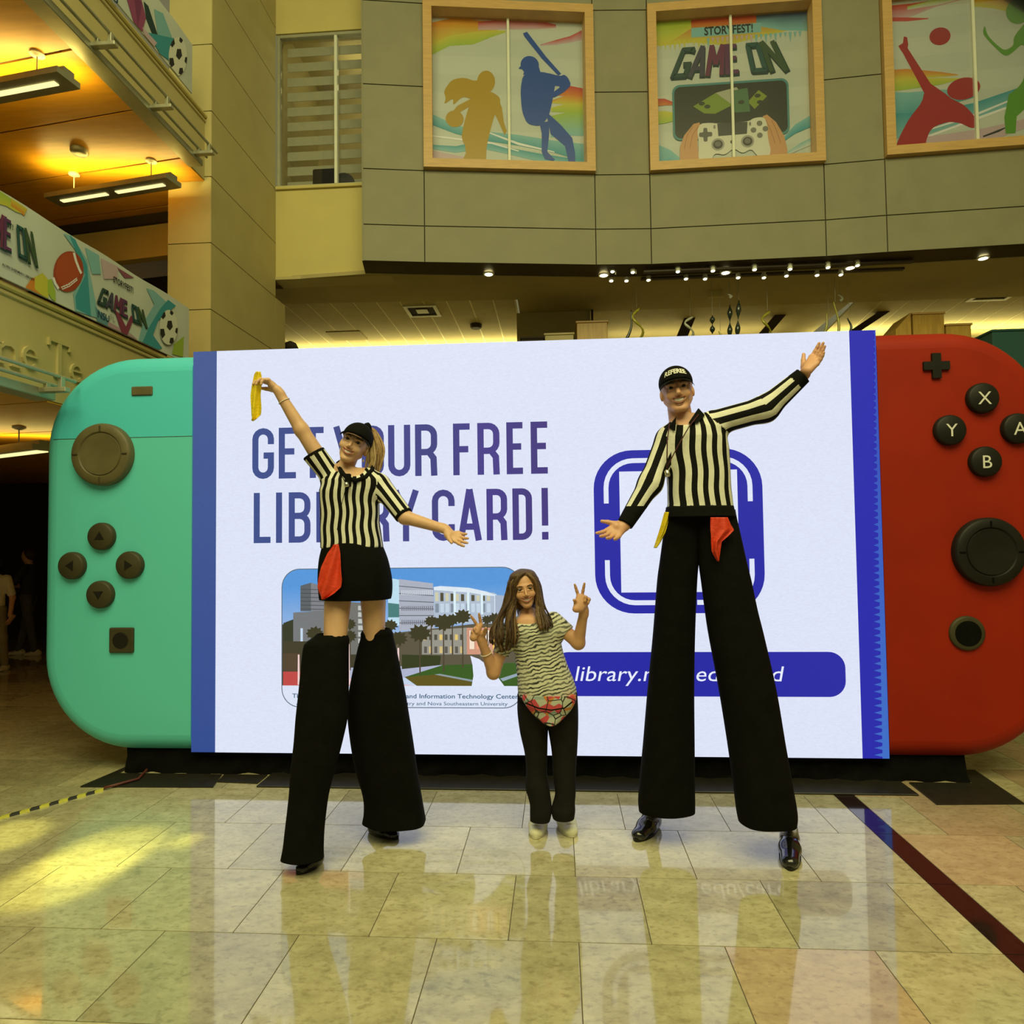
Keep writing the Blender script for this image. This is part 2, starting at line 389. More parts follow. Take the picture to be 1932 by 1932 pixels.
def frame_axes(k):
    a, b, d, n = seg(k); return a, b, d, n, (b - a).length
posters = []
for wi, k in enumerate((1, 3, 5)):
    a, b, d, n, Ln = frame_axes(k)
    z0, z1 = 6.53, 8.80
    wroot = empty('window_%d' % (wi + 1), (*((a + b) / 2).xy, z0), 'maple framed window number %s of the curved wall' % ('one', 'two', 'three')[wi], kind='structure')
    wroot['label'] = ('maple framed window with two athlete silhouettes, leftmost of the curved wall', 'maple framed window of the curved wall with a game poster in the middle', 'maple framed window at the right edge with red and green silhouettes')[wi]
    fo, fi, wd = n * .085, -n * .16, .115
    A, B = a + d * .0, b - d * .0
    def board(p, q, za, zb):
        P = [p + Vector((0, 0, za)), q + Vector((0, 0, za)), q + Vector((0, 0, zb)), p + Vector((0, 0, zb))]
        MB().prism([x + fo for x in P], fi - fo).build('frame', M['wood_frame'], wroot)
    board(A, A + d * wd, z0, z1); board(B - d * wd, B, z0, z1)
    board(A + d * wd, B - d * wd, z0, z0 + wd); board(A + d * wd, B - d * wd, z1 - wd, z1)
    mid = (A + B) / 2
    P = [mid - d * .016 + Vector((0, 0, z0 + wd)), mid + d * .016 + Vector((0, 0, z0 + wd)), mid + d * .016 + Vector((0, 0, z1 - wd)), mid - d * .016 + Vector((0, 0, z1 - wd))]
    MB().prism([x - n * .075 for x in P], -n * .05).build('mullion', M['mull'], wroot)
    posters.append((A + d * wd - n * .125 + Vector((0, 0, z0 + wd)), d.copy(), Ln - 2 * wd, z1 - z0 - 2 * wd, n.copy(), wroot))
m, N, L, b_ = nodes('window glass')
N.remove(b_); tr = N.new('ShaderNodeBsdfTransparent'); gl = N.new('ShaderNodeBsdfGlossy'); gl.inputs['Roughness'].default_value = .03
fr = N.new('ShaderNodeFresnel'); fr.inputs[0].default_value = 1.45; mx = N.new('ShaderNodeMixShader')
L.new(fr.outputs[0], mx.inputs[0]); L.new(tr.outputs[0], mx.inputs[1]); L.new(gl.outputs[0], mx.inputs[2]); L.new(mx.outputs[0], N['Material Output'].inputs[0])
M['glass'] = m
for O_, d_, W_, H_, n_, wr in posters:
    for s0, s1 in ((0, W_ / 2 - .016), (W_ / 2 + .016, W_)):
        P = [O_ + d_ * s0, O_ + d_ * s1, O_ + d_ * s1 + Vector((0, 0, H_)), O_ + d_ * s0 + Vector((0, 0, H_))]
        MB().prism([p + n_ * .028 for p in P], n_ * .004).build('pane', M['glass'], wr)

# ---- beige wall with the office window beside the column
CX, CY0, CY1 = -3.80, 7.126, 8.846
wall_l = empty('wall_left', (-3.2, CY1, 5.3), 'beige painted wall with an office window between column and curved wall', kind='structure')
for nm, lo, hi in (('lower_wall', (CX, CY1, 5.30), (-2.2, CY1 + .2, 6.505)), ('upper_wall', (CX, CY1, 8.72), (-2.2, CY1 + .2, 9.9))):
    MB().box(lo, hi).build(nm, M['beige'], wall_l)
MB().bbox((CX + .005, CY1 - .035, 6.505), (-2.2, CY1 + .2, 6.55), .005).build('sill', M['beige'], wall_l)
MB().box((CX, CY1 - .01, 5.26), (-2.2, CY1 + .3, 5.30)).build('bottom_edge', M['beige2'], wall_l)
win4 = empty('window_4', (-3.1, CY1, 6.55), 'tall office window in the beige wall beside the column', kind='structure')
for lo, hi in (((-3.795, CY1 + .02, 6.55), (-3.752, CY1 + .10, 8.72)), ((-3.752, CY1 + .02, 8.675), (-2.25, CY1 + .10, 8.72)), ((-3.752, CY1 + .02, 6.55), (-2.25, CY1 + .10, 6.585))):
    MB().bbox(lo, hi, .004).build('frame', M['alu'], win4)
MB().bbox((-2.985, CY1 + .02, 6.585), (-2.945, CY1 + .10, 8.675), .004).build('mullion', M['mull'], win4)
for x0, x1 in ((-3.752, -2.985), (-2.945, -2.25)):
    MB().box((x0, CY1 + .055, 6.585), (x1, CY1 + .062, 8.675)).build('pane', M['glass'], win4)
# the office behind it
off_ = MB().box((CX, CY1 + 1.6, 6.3), (-1.6, CY1 + 1.7, 9.2)).box((CX, CY1 + .2, 6.3), (CX + .02, CY1 + 1.6, 9.2)).box((CX, CY1 + .2, 6.3), (-1.6, CY1 + 1.6, 6.4)).box((CX, CY1 + .2, 9.0), (-1.6, CY1 + 1.6, 9.1))
tag(off_.build('wall_office', M['olive']), 'dim office walls seen through the tall window', kind='structure')
blind = empty('roller_blind', (-3.0, CY1 + .3, 6.6), 'pale horizontal banded blind hanging behind the tall office window', 'blind')
M['blind'] = mat('pale blind fabric', (.30, .30, .20), .8, .05, 9)
zz = 8.62
for i in range(10):
    MB().box((-3.70, CY1 + .16, zz - .125), (-2.2, CY1 + .166, zz)).build('band', M['blind'], blind)
    zz -= .213
light('office_lamp', 'POINT', (-2.9, CY1 + .9, 8.6), (0, 0, 0), 9, WARM, shadow_soft_size=.2)
prn = empty('office_bag', (-2.95, CY1 + .13, 6.6), 'dark rounded bag standing on the office window sill', 'bag')
MB().bbox((-3.33, CY1 + .125, 6.588), (-2.98, CY1 + .157, 6.86), .03).build('body', M['black'], prn)
MB().lathe([(.0, 0), (.16, 0), (.17, .02), (.10, .03), (0, .032)], (-2.90, CY1 + .157, 6.62), (0, -1, 0), 20).build('flap', M['plastic_black'], prn)

# ---- the column: stone faced, joints every 75 cm
col = empty('wall_column', (CX - .25, CY0, 0), 'cream stone faced column left of the display', kind='structure')
MB().box((CX - .48, CY0 + .02, 0), (CX - .012, CY1 - .002, 9.9)).build('core', M['joint'], col)
zj = [0, .52, 1.27, 2.02, 2.77, 3.52, 4.27, 5.02, 5.77, 6.52, 7.29, 8.04, 8.8, 9.9]
for z0, z1 in zip(zj[:-1], zj[1:]):
    MB().box((CX - .495, CY0, z0 + .005), (CX - .004, CY0 + .03, z1 - .005)).build('front_panel', M['beige2'], col)
    MB().box((CX - .03, CY0 + .004, z0 + .005), (CX, CY1 - .004, z1 - .005)).build('side_panel', M['beige2'], col)
    if z1 < 5.3: MB().box((CX - .03, CY1 + .002, z0 + .005), (CX, CY1 + .32, z1 - .005)).build('side_panel', M['beige2'], col)
    MB().box((CX - .50, CY0 + .004, z0 + .005), (CX - .475, CY1 - .004, z1 - .005)).build('side_panel', M['beige2'], col)

# ---- two balconies along the left side
FX = -3.877
def balcony(name, zb, zt, label):
    r = empty(name, (FX, 5.5, zb), label, kind='structure')
    ys = [1.2, 2.75, 4.30, 5.72, CY0]
    for y0, y1 in zip(ys[:-1], ys[1:]):
        MB().box((FX - .12, y0 + .003, zb), (FX, y1 - .003, zt)).build('panel', M['beige2'], r)
    MB().box((FX - .14, 1.2, zb + .01), (FX - .115, CY0, zt - .01)).build('core', M['joint'], r)
    MB().bbox((FX - .10, 1.2, zt), (FX + .03, CY0, zt + .045), .012).build('ledge', M['beige'], r)
    MB().bbox((FX - .10, 1.2, zt - .045), (FX + .015, CY0, zt - .01), .008).build('ledge_moulding', M['beige2'], r)
    return r
bal_up = balcony('wall_balcony_upper', 5.735, 6.43, 'upper cream balcony front ending at the column')
bal_lo = balcony('wall_balcony_lower', 2.795, 3.50, 'lower cream balcony front with raised serif lettering')
tag(mesh('floor_upper', *(lambda b: (b.V, b.F))(MB().box((-12, 1.2, 6.0), (FX - .145, 11.5, 6.15))), M['olive']), 'upper balcony floor slab above the wooden ceiling', kind='structure')
tag(mesh('floor_mezzanine', *(lambda b: (b.V, b.F))(MB().box((-12, 1.2, 3.06), (FX - .145, 11.5, 3.2))), M['olive']), 'lower balcony floor slab behind its front', kind='structure')
# wooden ceilings under both slabs: panels split along slanted joints
def slats(name, z, joints, label):
    """joints: Y at the balcony front; panels slant 8 degrees"""
    r = empty(name, (FX - 1, 5, z), label, kind='structure'); sl = math.tan(math.radians(8.6))
    MB().box((-12, 1.2, z + .012), (FX - .14, 11.5, z + .05)).build('ceiling_backing', M['brown'], r)
    for y0, y1 in zip(joints[:-1], joints[1:]):
        for xa, xb in ((-6.4, FX - .005), (-8.9, -6.408), (-12, -8.908)):
            f = lambda x, y: (x, min(11.5, y + (FX - x) * sl * -1 * -1), z)
            P = [f(xa, y0 + .012), f(xb, y0 + .012), f(xb, y1 - .012), f(xa, y1 - .012)]
            if P[0][1] > P[3][1] - .05: continue
            MB().prism(P, (0, 0, .012)).build('panel', M['soffit_wood'], r)
    return r
def jy(px, py, z):                     # joint seen at the balcony front -> Y there
    p = at(px, py, Z=z); return p.y - (FX - p.x) * math.tan(math.radians(8.6))
ju = [jy(140, 92, 5.72), jy(250, 208, 5.72), jy(335, 299, 5.72)]
slats('ceiling_upper', 5.72, [1.2, 2.4, 3.7] + ju + [7.5, 8.6, 9.7, 11.4], 'orange wooden panel ceiling under the upper balcony')
slats('ceiling_lower', 2.78, [1.2, 2.4, 3.6, 4.85, 6.0, 7.2, 8.4, 9.6, 11.4], 'orange wooden panel ceiling under the lower balcony')
# walls behind the balconies
wl = MB().prism([(-4.32, 7.74, 5.20), (-12, 8.9, 5.20), (-12, 8.9, 5.715), (-4.32, 7.74, 5.715)], (0, .12, 0))
tag(wl.build('wall_mezzanine', M['beige']), 'yellow painted wall band behind the lower balcony banner', kind='structure')
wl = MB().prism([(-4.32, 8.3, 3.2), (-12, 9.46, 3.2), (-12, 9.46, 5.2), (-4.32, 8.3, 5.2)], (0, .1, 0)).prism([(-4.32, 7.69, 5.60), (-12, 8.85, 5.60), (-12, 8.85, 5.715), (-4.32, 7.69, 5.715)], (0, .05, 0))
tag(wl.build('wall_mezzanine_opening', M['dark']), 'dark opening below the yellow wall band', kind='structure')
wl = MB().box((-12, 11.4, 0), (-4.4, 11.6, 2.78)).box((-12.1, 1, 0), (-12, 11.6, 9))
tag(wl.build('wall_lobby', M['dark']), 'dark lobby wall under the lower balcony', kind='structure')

# ---- rods and brackets fixed along the balcony fronts
def rods(zc, spans, ybr, label, n=2):
    r = empty('balcony_rods', (FX + .06, spans[0][0], zc), label, 'railing', 'rods along the balcony fronts')
    for y0, y1 in spans:
        MB().bbox((FX + .002, y0, zc - .05), (FX + .16, y1, zc + .02), .006).build('channel', M['alu'], r)
        for k in range(n):
            MB().tube([(FX + .20 + .11 * k, y0, zc + .05 + .04 * k), (FX + .20 + .11 * k, y1, zc + .05 + .04 * k)], .014, 8).build('rod', M['alu'], r)
    for y in ybr:
        MB().bbox((FX + .002, y - .028, zc - .02), (FX + .36, y + .028, zc + .015), .004).build('bracket', M['alu'], r)
        for k in range(n): MB().bbox((FX + .185 + .11 * k, y - .02, zc + .01), (FX + .215 + .11 * k, y + .02, zc + .05 + .04 * k), .003).build('saddle', M['alu'], r)
    return r
rods(5.745, [(3.0, 6.80)], [at(140, 95, X=FX).y, at(255, 215, X=FX).y, at(340, 295, X=FX).y], 'grey rods and brackets along the foot of the upper balcony front')
rods(2.81, [(3.0, 4.74), (5.24, 6.6)], [4.60, 5.5, 6.4], 'grey rods and brackets along the foot of the lower balcony front')

# ---- soffit and ceilings behind and under the curved wall
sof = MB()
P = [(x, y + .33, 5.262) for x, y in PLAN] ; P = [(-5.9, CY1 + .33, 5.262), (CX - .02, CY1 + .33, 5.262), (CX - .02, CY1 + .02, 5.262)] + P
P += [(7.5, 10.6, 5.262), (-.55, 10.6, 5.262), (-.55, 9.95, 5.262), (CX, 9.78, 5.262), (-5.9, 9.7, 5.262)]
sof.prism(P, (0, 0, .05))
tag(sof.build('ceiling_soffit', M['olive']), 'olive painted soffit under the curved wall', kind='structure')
def ceiling_field(name, x0, x1, y0, y1, z, wd, skew, label):
    r = empty(name, ((x0 + x1) / 2, y0, z), label, kind='structure')
    x = x0
    while x < x1 - .01:
        xe = min(x + wd, x1)
        for ya, yb in ((y0, y0 + 2.4), (y0 + 2.415, y1)):
            f = lambda X, Y: (X + skew * (Y - y0), Y, z)
            MB().prism([f(x + .012, ya), f(xe - .012, ya), f(xe - .012, yb), f(x + .012, yb)], (0, 0, .03)).build('panel', M['ceil'], r)
        MB().prism([(xe - .014 + 0, y0, z + .005), (xe + .014, y0, z + .005), (xe + .014 + skew * (y1 - y0), y1, z + .005), (xe - .014 + skew * (y1 - y0), y1, z + .005)], (0, 0, .03)).build('bar', M['ceil_bar'], r)
        x = xe
    return r
ceiling_field('ceiling_reading_room', -5.9, -.60, 9.85, 16, 5.30, .355, 0, 'lit strip panel ceiling behind the display, left half')
ceiling_field('ceiling_gallery', 4.6, 10.5, 10.0, 16, 5.30, .42, .10, 'lit strip panel ceiling behind the display, right half')
tag(MB().box((-.60, 10.55, 4.2), (.56, 10.7, 5.26)).build('wall_bulkhead', M['olive']), 'dark olive bulkhead between the two strip ceilings', kind='structure')
tag(MB().box((-4.6, 16, 3.4), (11, 16.2, 6.2)).build('wall_far', M['ceil']), 'far pale wall behind the display', kind='structure')
tag(MB().box((.56, 13.0, 3.4), (4.6, 13.1, 5.6)).build('wall_gallery', M['ceil']), 'pale gallery wall behind the hanging sculptures', kind='structure')
tag(MB().box((.56, 10.62, 5.30), (4.6, 13.1, 5.36)).build('ceiling_centre', M['ceil']), 'dark recess ceiling over the hanging sculptures', kind='structure')
tag(MB().box((-4.5, 9.4, 3.2), (10.5, 16.2, 3.4)).build('floor_gallery', M['olive']), 'gallery floor slab behind the display', kind='structure')
light('cove_left', 'AREA', (-2.8, 12.3, 4.93), (-2.8, 12.4, 9), 62, (1, .86, .34), shape='RECTANGLE', size=5, size_y=.25)
light('cove_right', 'AREA', (7.2, 12.3, 4.93), (7.2, 12.4, 9), 62, (1, .86, .34), shape='RECTANGLE', size=5, size_y=.25)
light('gallery_lamp', 'AREA', (2.3, 12.0, 4.85), (2.3, 12.0, 9), 12, (1, .86, .4), shape='RECTANGLE', size=3, size_y=.2)

tag(MB().box((-4.2, 14.0, 0), (12, 14.2, 3.2)).build('wall_ground', M['beige2']), 'cream ground floor wall behind the display', kind='structure')
tag(MB().box((9.0, 2.0, 0), (9.2, 14.2, 9.9)).build('wall_right', M['beige2']), 'cream side wall far to the right', kind='structure')
# ================================================================== THE GIANT GAME CONSOLE DISPLAY
DY, X0, X1, ZB, ZT = 4.79, -2.505, 2.045, .169, 3.11
RL, RR, GL, GR = -2.685, 2.222, -3.862, 3.398
console = empty('game_console_display', (-.23, 5.0, 0), 'giant handheld game console shaped light wall with teal and red ends', 'display')
M['led'] = print_mat('light emitting wall', 1.0, led=True)
EXc, EZ = Vector((1, 0, 0)), Vector((0, 0, 1))
SO = Vector((0, DY, 0))
pic = Pic(); pic.rect(X0, ZB, X1, ZT, (.72, .765, .93))
screen = pic.build('screen', M['led'], SO, EXc, EZ, console)
MB().box((X0, DY + .001, ZB), (X1, DY + .16, ZT)).build('screen_housing', M['plastic_black'], console)
def rail(x0, x1, fn, nm):
    p = Pic(.00003); fn(p); p.build(nm, M['led'], SO, EXc, EZ, console)
    MB().box((x0, DY + .001, ZB), (x1, DY + .16, ZT)).build('rail_housing', M['plastic_black'], console)
def rl(p):
    n = 8
    for k in range(n):
        za, zb = ZB + (ZT - ZB) * k / n, ZB + (ZT - ZB) * (k + 1) / n
        t0, t1 = k / n, (k + 1) / n
        g = lambda t: (.022 + .028 * t, .062 + .03 * t, .27 + .01 * t)
        p.poly([(RL, za), (X0, za), (X0, zb), (RL, zb)], [g(t0), g(t0), g(t1), g(t1)])
def rr_(p):
    p.rect(X1, ZB, RR, ZT, (.012, .014, .40))
    n = 62; dz = (ZT - ZB) / n
    for k in range(n):                              # saw-tooth lighter blue fringe, wider towards the floor
        za = ZB + k * dz; wdt = .015 + .085 * (1 - k / n); t = 1 - k / n
        p.poly([(RR, za), (RR, za + dz), (RR - wdt, za + dz * .5)], (.02 + .02 * t, .05 + .09 * t, .45 + .1 * t))
        p.rect(RR - wdt * .45, za, RR, za + dz, (.02 + .02 * t, .05 + .10 * t, .45 + .12 * t))
rail(RL, X0, rl, 'rail'); rail(X1, RR, rr_, 'rail')

# ---- what the screen shows
S2L = lambda *c: lin(c)
hd = Pic(.00003)
def headline(word_px, z0, z1):
    h = z1 - z0
    for ch, xa, xb in word_px:
        Xa, Xb = at(xa, 960, Y=DY).x, at(xb, 960, Y=DY).x
        w_ = (Xb - Xa) / h
        for st in capital(ch, w_ if ch not in 'I!' else .115, .124):
            pts = [(Xa + x * h, z0 + y * h) for x, y in st]
            cols = []
            for x, y in pts:
                t = min(1, max(0, (x + 2.25) / 2.2)); b = .5 + .5 * math.sin(x * 9)
                cols.append(tuple(u * (1 - t) + v * t for u, v in zip((.038, .072, .255), (.048 + .012 * b, .030, .20 + .05 * b))))
            hd.stroke(pts, .124 * h, cols)
headline([('G', 476, 517), ('E', 526, 563), ('T', 570, 611), ('Y', 630, 672), ('O', 683, 725), ('U', 733, 775), ('R', 784, 826), ('F', 856, 892), ('R', 902, 944), ('E', 957, 992), ('E', 1003, 1039)], 2.152, 2.526)
headline([('L', 479, 516), ('I', 521, 533), ('B', 545, 586), ('R', 597, 638), ('A', 643, 686), ('R', 694, 735), ('Y', 742, 790), ('C', 815, 858), ('A', 864, 908), ('R', 918, 957), ('D', 967, 1004), ('!', 1022, 1036)], 1.682, 2.05)
hd.build('headline', M['led'], SO, EXc, EZ, screen, .0016)
# scan panel: blue rounded square with white corner lines, left blank inside
qp = Pic(.00008); BL = (.012, .014, .36); WH = (.74, .79, .95)
qp.poly(rrect(.258, 1.157, 1.427, 2.306, .27, 10), BL)
qp.rect(.439, 1.304, 1.256, 2.156, WH)
cs = []
a0, a1, b0, b1, r = .345, 1.342, 1.232, 2.232, .19
for cx, cy, sx, sy in ((a0, b1, 1, -1), (a1, b1, -1, -1), (a0, b0, 1, 1), (a1, b0, -1, 1)):
    P = [(cx, cy + sy * .30), (cx, cy + sy * r)] + [(cx + sx * r * (1 - math.cos(t * math.pi / 16)), cy + sy * r * (1 - math.sin(t * math.pi / 16))) for t in range(1, 9)] + [(cx + sx * .38, cy)]
    qp.stroke(P, .034, WH)
qp.build('scan_panel', M['led'], SO, EXc, EZ, screen, .0016)
pl = Pic(.0001)
pl.poly(rrect(-.05, .582, 1.95, .889, .11, 8), BL)
pl.text('library.nova.edu/card', .105, .688, 1.52, .108, (.80, .84, .98), .0, .20)
pl.build('address_bar', M['led'], SO, EXc, EZ, screen, .0016)
# campus photograph
ph = Pic(.00003); px0, px1, pz0, pz1 = -2.005, -.27, .50, 1.487
ph.poly(rrect(px0 - .006, pz0 - .006, px1 + .006, pz1 + .006, .135, 8), (.10, .15, .20))
out = rrect(px0, pz0, px1, pz1, .13, 8); ph.poly(out, [(.70, .76, .92) if y < .64 else (.70, .76, .92) for x, y in out])
up = [(px0, .652), (px1, .652)] + [p for p in out if p[1] > 1.0]
ph.poly(up, [(.55, .66, .83) if y < 1.0 else (.085, .30, .70) for x, y in up])
def U(px): return px0 + (px - 52) / (1826 - 52) * (px1 - px0)
def Vv(py): return pz1 - (py - 50) / (935 - 50) * (pz1 - .652)
def pq(P, c): ph.poly([(U(x), Vv(y)) for x, y in P], c)
pq([(52, 470), (700, 470), (700, 935), (52, 935)], (.045, .040, .022))
pq([(60, 460), (140, 430), (200, 460), (200, 600), (60, 600)], (.03, .035, .02))
pq([(190, 175), (270, 152), (270, 370), (190, 370)], (.10, .115, .13)); pq([(270, 152), (380, 185), (380, 380), (270, 370)], (.20, .21, .24))
pq([(135, 380), (380, 365), (380, 600), (135, 600)], (.17, .18, .19)); pq([(190, 500), (208, 500), (208, 600), (190, 600)], (.55, .7, .85))
for k in range(6): pq([(192, 200 + 30 * k), (380, 205 + 30 * k), (380, 210 + 30 * k), (192, 205 + 30 * k)], (.055, .06, .07))
pq([(530, 300), (680, 310), (680, 700), (530, 700)], (.16, .16, .15))
for k in range(7): pq([(625, 330 + 50 * k), (665, 332 + 50 * k), (665, 365 + 50 * k), (625, 365 + 50 * k)], (.5, .52, .5))
pq([(850, 120), (935, 135), (935, 480), (850, 480)], (.50, .72, .85)); pq([(850, 310), (935, 320), (935, 420), (850, 420)], (.06, .20, .20))
pq([(932, 130), (1185, 165), (1192, 520), (932, 520)], (.40, .43, .52))
for k in range(6): pq([(932, 180 + 56 * k), (1190, 205 + 50 * k), (1190, 211 + 50 * k), (932, 186 + 56 * k)], (.10, .11, .14))
for k in range(16):
    x = 950 + 15 * k
    for yb in (215, 335, 440): pq([(x, yb), (x + 7, yb), (x + 7, yb + 36), (x, yb + 36)], (.16, .17, .22) if yb > 300 else (.62, .68, .75))
pq([(1190, 200), (1640, 240), (1640, 470), (1190, 470)], (.42, .50, .62))
pq([(1190, 192), (1240, 185), (1450, 200), (1580, 230), (1660, 262), (1600, 262), (1450, 235), (1190, 215)], (.72, .80, .88))
for k in range(11):
    x = 1200 + 38 * k; c = (.08, .07, .04) if k % 2 else (.62, .60, .42)
    pq([(x, 232 + 3 * k), (x + 24, 234 + 3 * k), (x + 24, 300), (x, 300)], c); pq([(x, 318), (x + 26, 318), (x + 26, 385), (x, 385)], (.55, .66, .78) if k % 3 else (.22, .27, .34))
for k in range(4): pq([(1335 + 100 * k, 225 + 8 * k), (1352 + 100 * k, 226 + 8 * k), (1352 + 100 * k, 400), (1335 + 100 * k, 400)], (.70, .86, .92))
pq([(1640, 255), (1826, 270), (1826, 480), (1640, 480)], (.38, .45, .58))
pq([(690, 560), (1500, 470), (1826, 470), (1826, 760), (690, 800)], (.10, .085, .055))
pq([(1100, 520), (1430, 500), (1430, 700), (1100, 700)], (.30, .29, .25)); pq([(1430, 500), (1700, 500), (1700, 700), (1430, 700)], (.62, .30, .20))
for k in range(8): pq([(1115 + 38 * k, 550), (1137 + 38 * k, 550), (1137 + 38 * k, 592), (1115 + 38 * k, 592)], (.75, .55, .16) if k % 3 == 0 else (.07, .07, .06)); pq([(1115 + 38 * k, 640), (1137 + 38 * k, 640), (1137 + 38 * k, 690), (1115 + 38 * k, 690)], (.65, .5, .2) if k % 2 else (.10, .09, .08))
for x, c in ((1450, (.9, .75, .6)), (1500, (.85, .35, .2)), (1560, (.9, .8, .7)), (1620, (.95, .55, .1))): pq([(x, 520), (x + 34, 520), (x + 34, 660), (x, 660)], c)
pq([(60, 820), (540, 800), (940, 800), (940, 935), (60, 935)], (.52, .06, .06)); pq([(60, 690), (190, 690), (190, 830), (60, 830)], (.08, .05, .03))
pq([(560, 800), (1220, 780), (1320, 800), (940, 880), (560, 880)], (.42, .45, .62)); pq([(700, 890), (1050, 935), (560, 935), (560, 880)], (.75, .5, .55))
pq([(970, 870), (1250, 780), (1826, 760), (1826, 935), (1080, 935)], (.035, .10, .015)); pq([(970, 870), (1200, 850), (1460, 905), (1460, 935), (1060, 935)], (.11, .085, .012))
pq([(1190, 850), (1230, 845), (1470, 890), (1470, 905)], (.26, .32, .36)); pq([(1670, 880), (1826, 830), (1826, 850), (1690, 900)], (.30, .38, .46))
pq([(950, 700), (1240, 710), (1230, 780), (950, 810)], (.03, .04, .012))
rp = random.Random(3)
def palm(x, ty, by, s, c=(.040, .036, .016)):
    pq([(x - 4, ty), (x + 4, ty), (x + 5, by), (x - 6, by)], (.07, .05, .03))
    P = []
    for k in range(22):
        a_ = 2 * math.pi * k / 22; rr = s * (.72 + .34 * (k % 2) + .15 * rp.random()); P.append((x + rr * math.cos(a_), ty + rr * .82 * math.sin(a_)))
    pq(P, c)
for x, ty, by, s in ((300, 540, 700, 62), (560, 470, 700, 48), (565, 560, 820, 50), (870, 480, 700, 50), (930, 580, 760, 62), (1085, 540, 850, 78), (1170, 450, 700, 48), (1260, 460, 830, 72), (1325, 440, 700, 50), (1400, 415, 800, 62), (1640, 430, 660, 50), (1580, 440, 640, 40), (720, 500, 700, 50)): palm(x, ty, by, s)
for x, by in ((178, 700), (555, 620), (925, 650)): pq([(x - 6, by), (x + 6, by), (x + 8, 930), (x - 8, 930)], (.85, .62, .60))
pq([(1455, 710), (1520, 735), (1590, 790), (1640, 850), (1702, 938), (1462, 938), (1476, 860), (1470, 780)], (.74, .79, .95))
NV = (.030, .10, .19)
ph.text('The Alvin Sherman Library, Research,', U(130), Vv(1028), U(962), .032, NV, .012)
ph.text('and Information Technology Center', U(980), Vv(1028), U(1800), .032, NV, .012)
ph.text('A Joint-Use Facility of Broward Coun', U(160), Vv(1080), U(966), .026, NV, .002)
ph.text('try and Nova Southeastern University', U(986), Vv(1080), U(1722), .026, NV, .002)
ph.build('campus_picture', M['led'], SO, EXc, EZ, screen, .0016)

# ---- the two rounded ends
def grip(xi, xo, m, nm):
    """xi inner straight side, xo outer rounded side"""
    sg = 1 if xo > xi else -1; R = .70; n = 14; zt, zb = ZT - .012, ZB - .006
    def outline(ins):
        r = max(.02, R - ins); x = xo - sg * ins; P = [(xi, zb + ins), (x - sg * r, zb + ins)]
        P += [(x - sg * r + sg * r * math.sin(k * math.pi / 2 / n), zb + ins + r - r * math.cos(k * math.pi / 2 / n)) for k in range(1, n + 1)]
        P += [(x - sg * r + sg * r * math.cos(k * math.pi / 2 / n), zt - ins - r + r * math.sin(k * math.pi / 2 / n)) for k in range(0, n + 1)]
        return P + [(xi, zt - ins)]
    V = []; Fc = []; rd = .13; loops = [(.13 * (1 - math.sin(a_)), rd * (1 - math.cos(a_))) for a_ in [k * math.pi / 2 / 7 for k in range(8)]] + [(0, .34), (.05, .40)]
    for ins, dy in loops: V += [(x, DY - .012 + dy, z) for x, z in outline(ins)]
    npt = len(outline(0))
    for k in range(len(loops) - 1):
        for j in range(npt):
            j2 = (j + 1) % npt; Fc.append((k * npt + j, k * npt + j2, (k + 1) * npt + j2, (k + 1) * npt + j))
    Fc.append(tuple(range(npt))); Fc.append(tuple((len(loops) - 1) * npt + j for j in range(npt)))
    return autosmooth(mesh(nm, V, Fc, m, console), .7)
m, N, L, b_ = nodes('teal shell'); setp(b_, rough=.5)
g_ = N.new('ShaderNodeNewGeometry'); sx_ = N.new('ShaderNodeSeparateXYZ'); L.new(g_.outputs['Position'], sx_.inputs[0])
cr = N.new('ShaderNodeMath'); cr.operation = 'GREATER_THAN'; cr.inputs[1].default_value = 2.478; L.new(sx_.outputs['Z'], cr.inputs[0])
mx = N.new('ShaderNodeMix'); mx.data_type = 'RGBA'; mx.inputs['A'].default_value = (.11, .62, .60, 1); mx.inputs['B'].default_value = (.075, .62, .72, 1)
L.new(cr.outputs[0], mx.inputs['Factor']); L.new(mx.outputs['Result'], b_.inputs['Base Color']); M['teal'] = m
grip(RL, GL, M['teal'], 'teal_end'); grip(RR, GR, M['red'], 'red_end')
MB().box((GL + .10, DY - .0135, 2.4765), (RL, DY - .0115, 2.480)).build('seam', M['plastic_grey2'], console)
FY = DY - .012
def button(x, z, r, m, nm='button', h=.045):
    return autosmooth(MB().lathe([(r * 1.0, -.02), (r * 1.0, 0), (r, h * .6), (r * .95, h * .85), (r * .86, h)], (x, FY, z), (0, -1, 0), 36).build(nm, m, console), .9)
def stick(x, z, r, m, m2):
    s_ = autosmooth(MB().lathe([(r, -.02), (r, 0), (r, .035), (r * .97, .052), (r * .93, .060), (r * .72, .060), (r * .70, .053), (r * .68, .050), (r * .66, .057), (r * .5, .054), (r * .2, .048), (0.001, .047)], (x, FY, z), (0, -1, 0), 48, cap=False).build('thumb_stick', m, console), .8)
    for a_ in range(4):
        ca, sa = math.cos(a_ * math.pi / 2), math.sin(a_ * math.pi / 2)
        p0, p1 = Vector((x + ca * r * .74, FY - .061, z + sa * r * .74)), Vector((x + ca * r * .90, FY - .061, z + sa * r * .90))
        MB().tube([p0, p1], .006, 6).build('notch', m2, s_)
stick(-3.357, 2.352, .232, M['plastic_grey'], M['plastic_grey2']); stick(2.897, 1.563, .232, M['plastic_black'], M['black'])
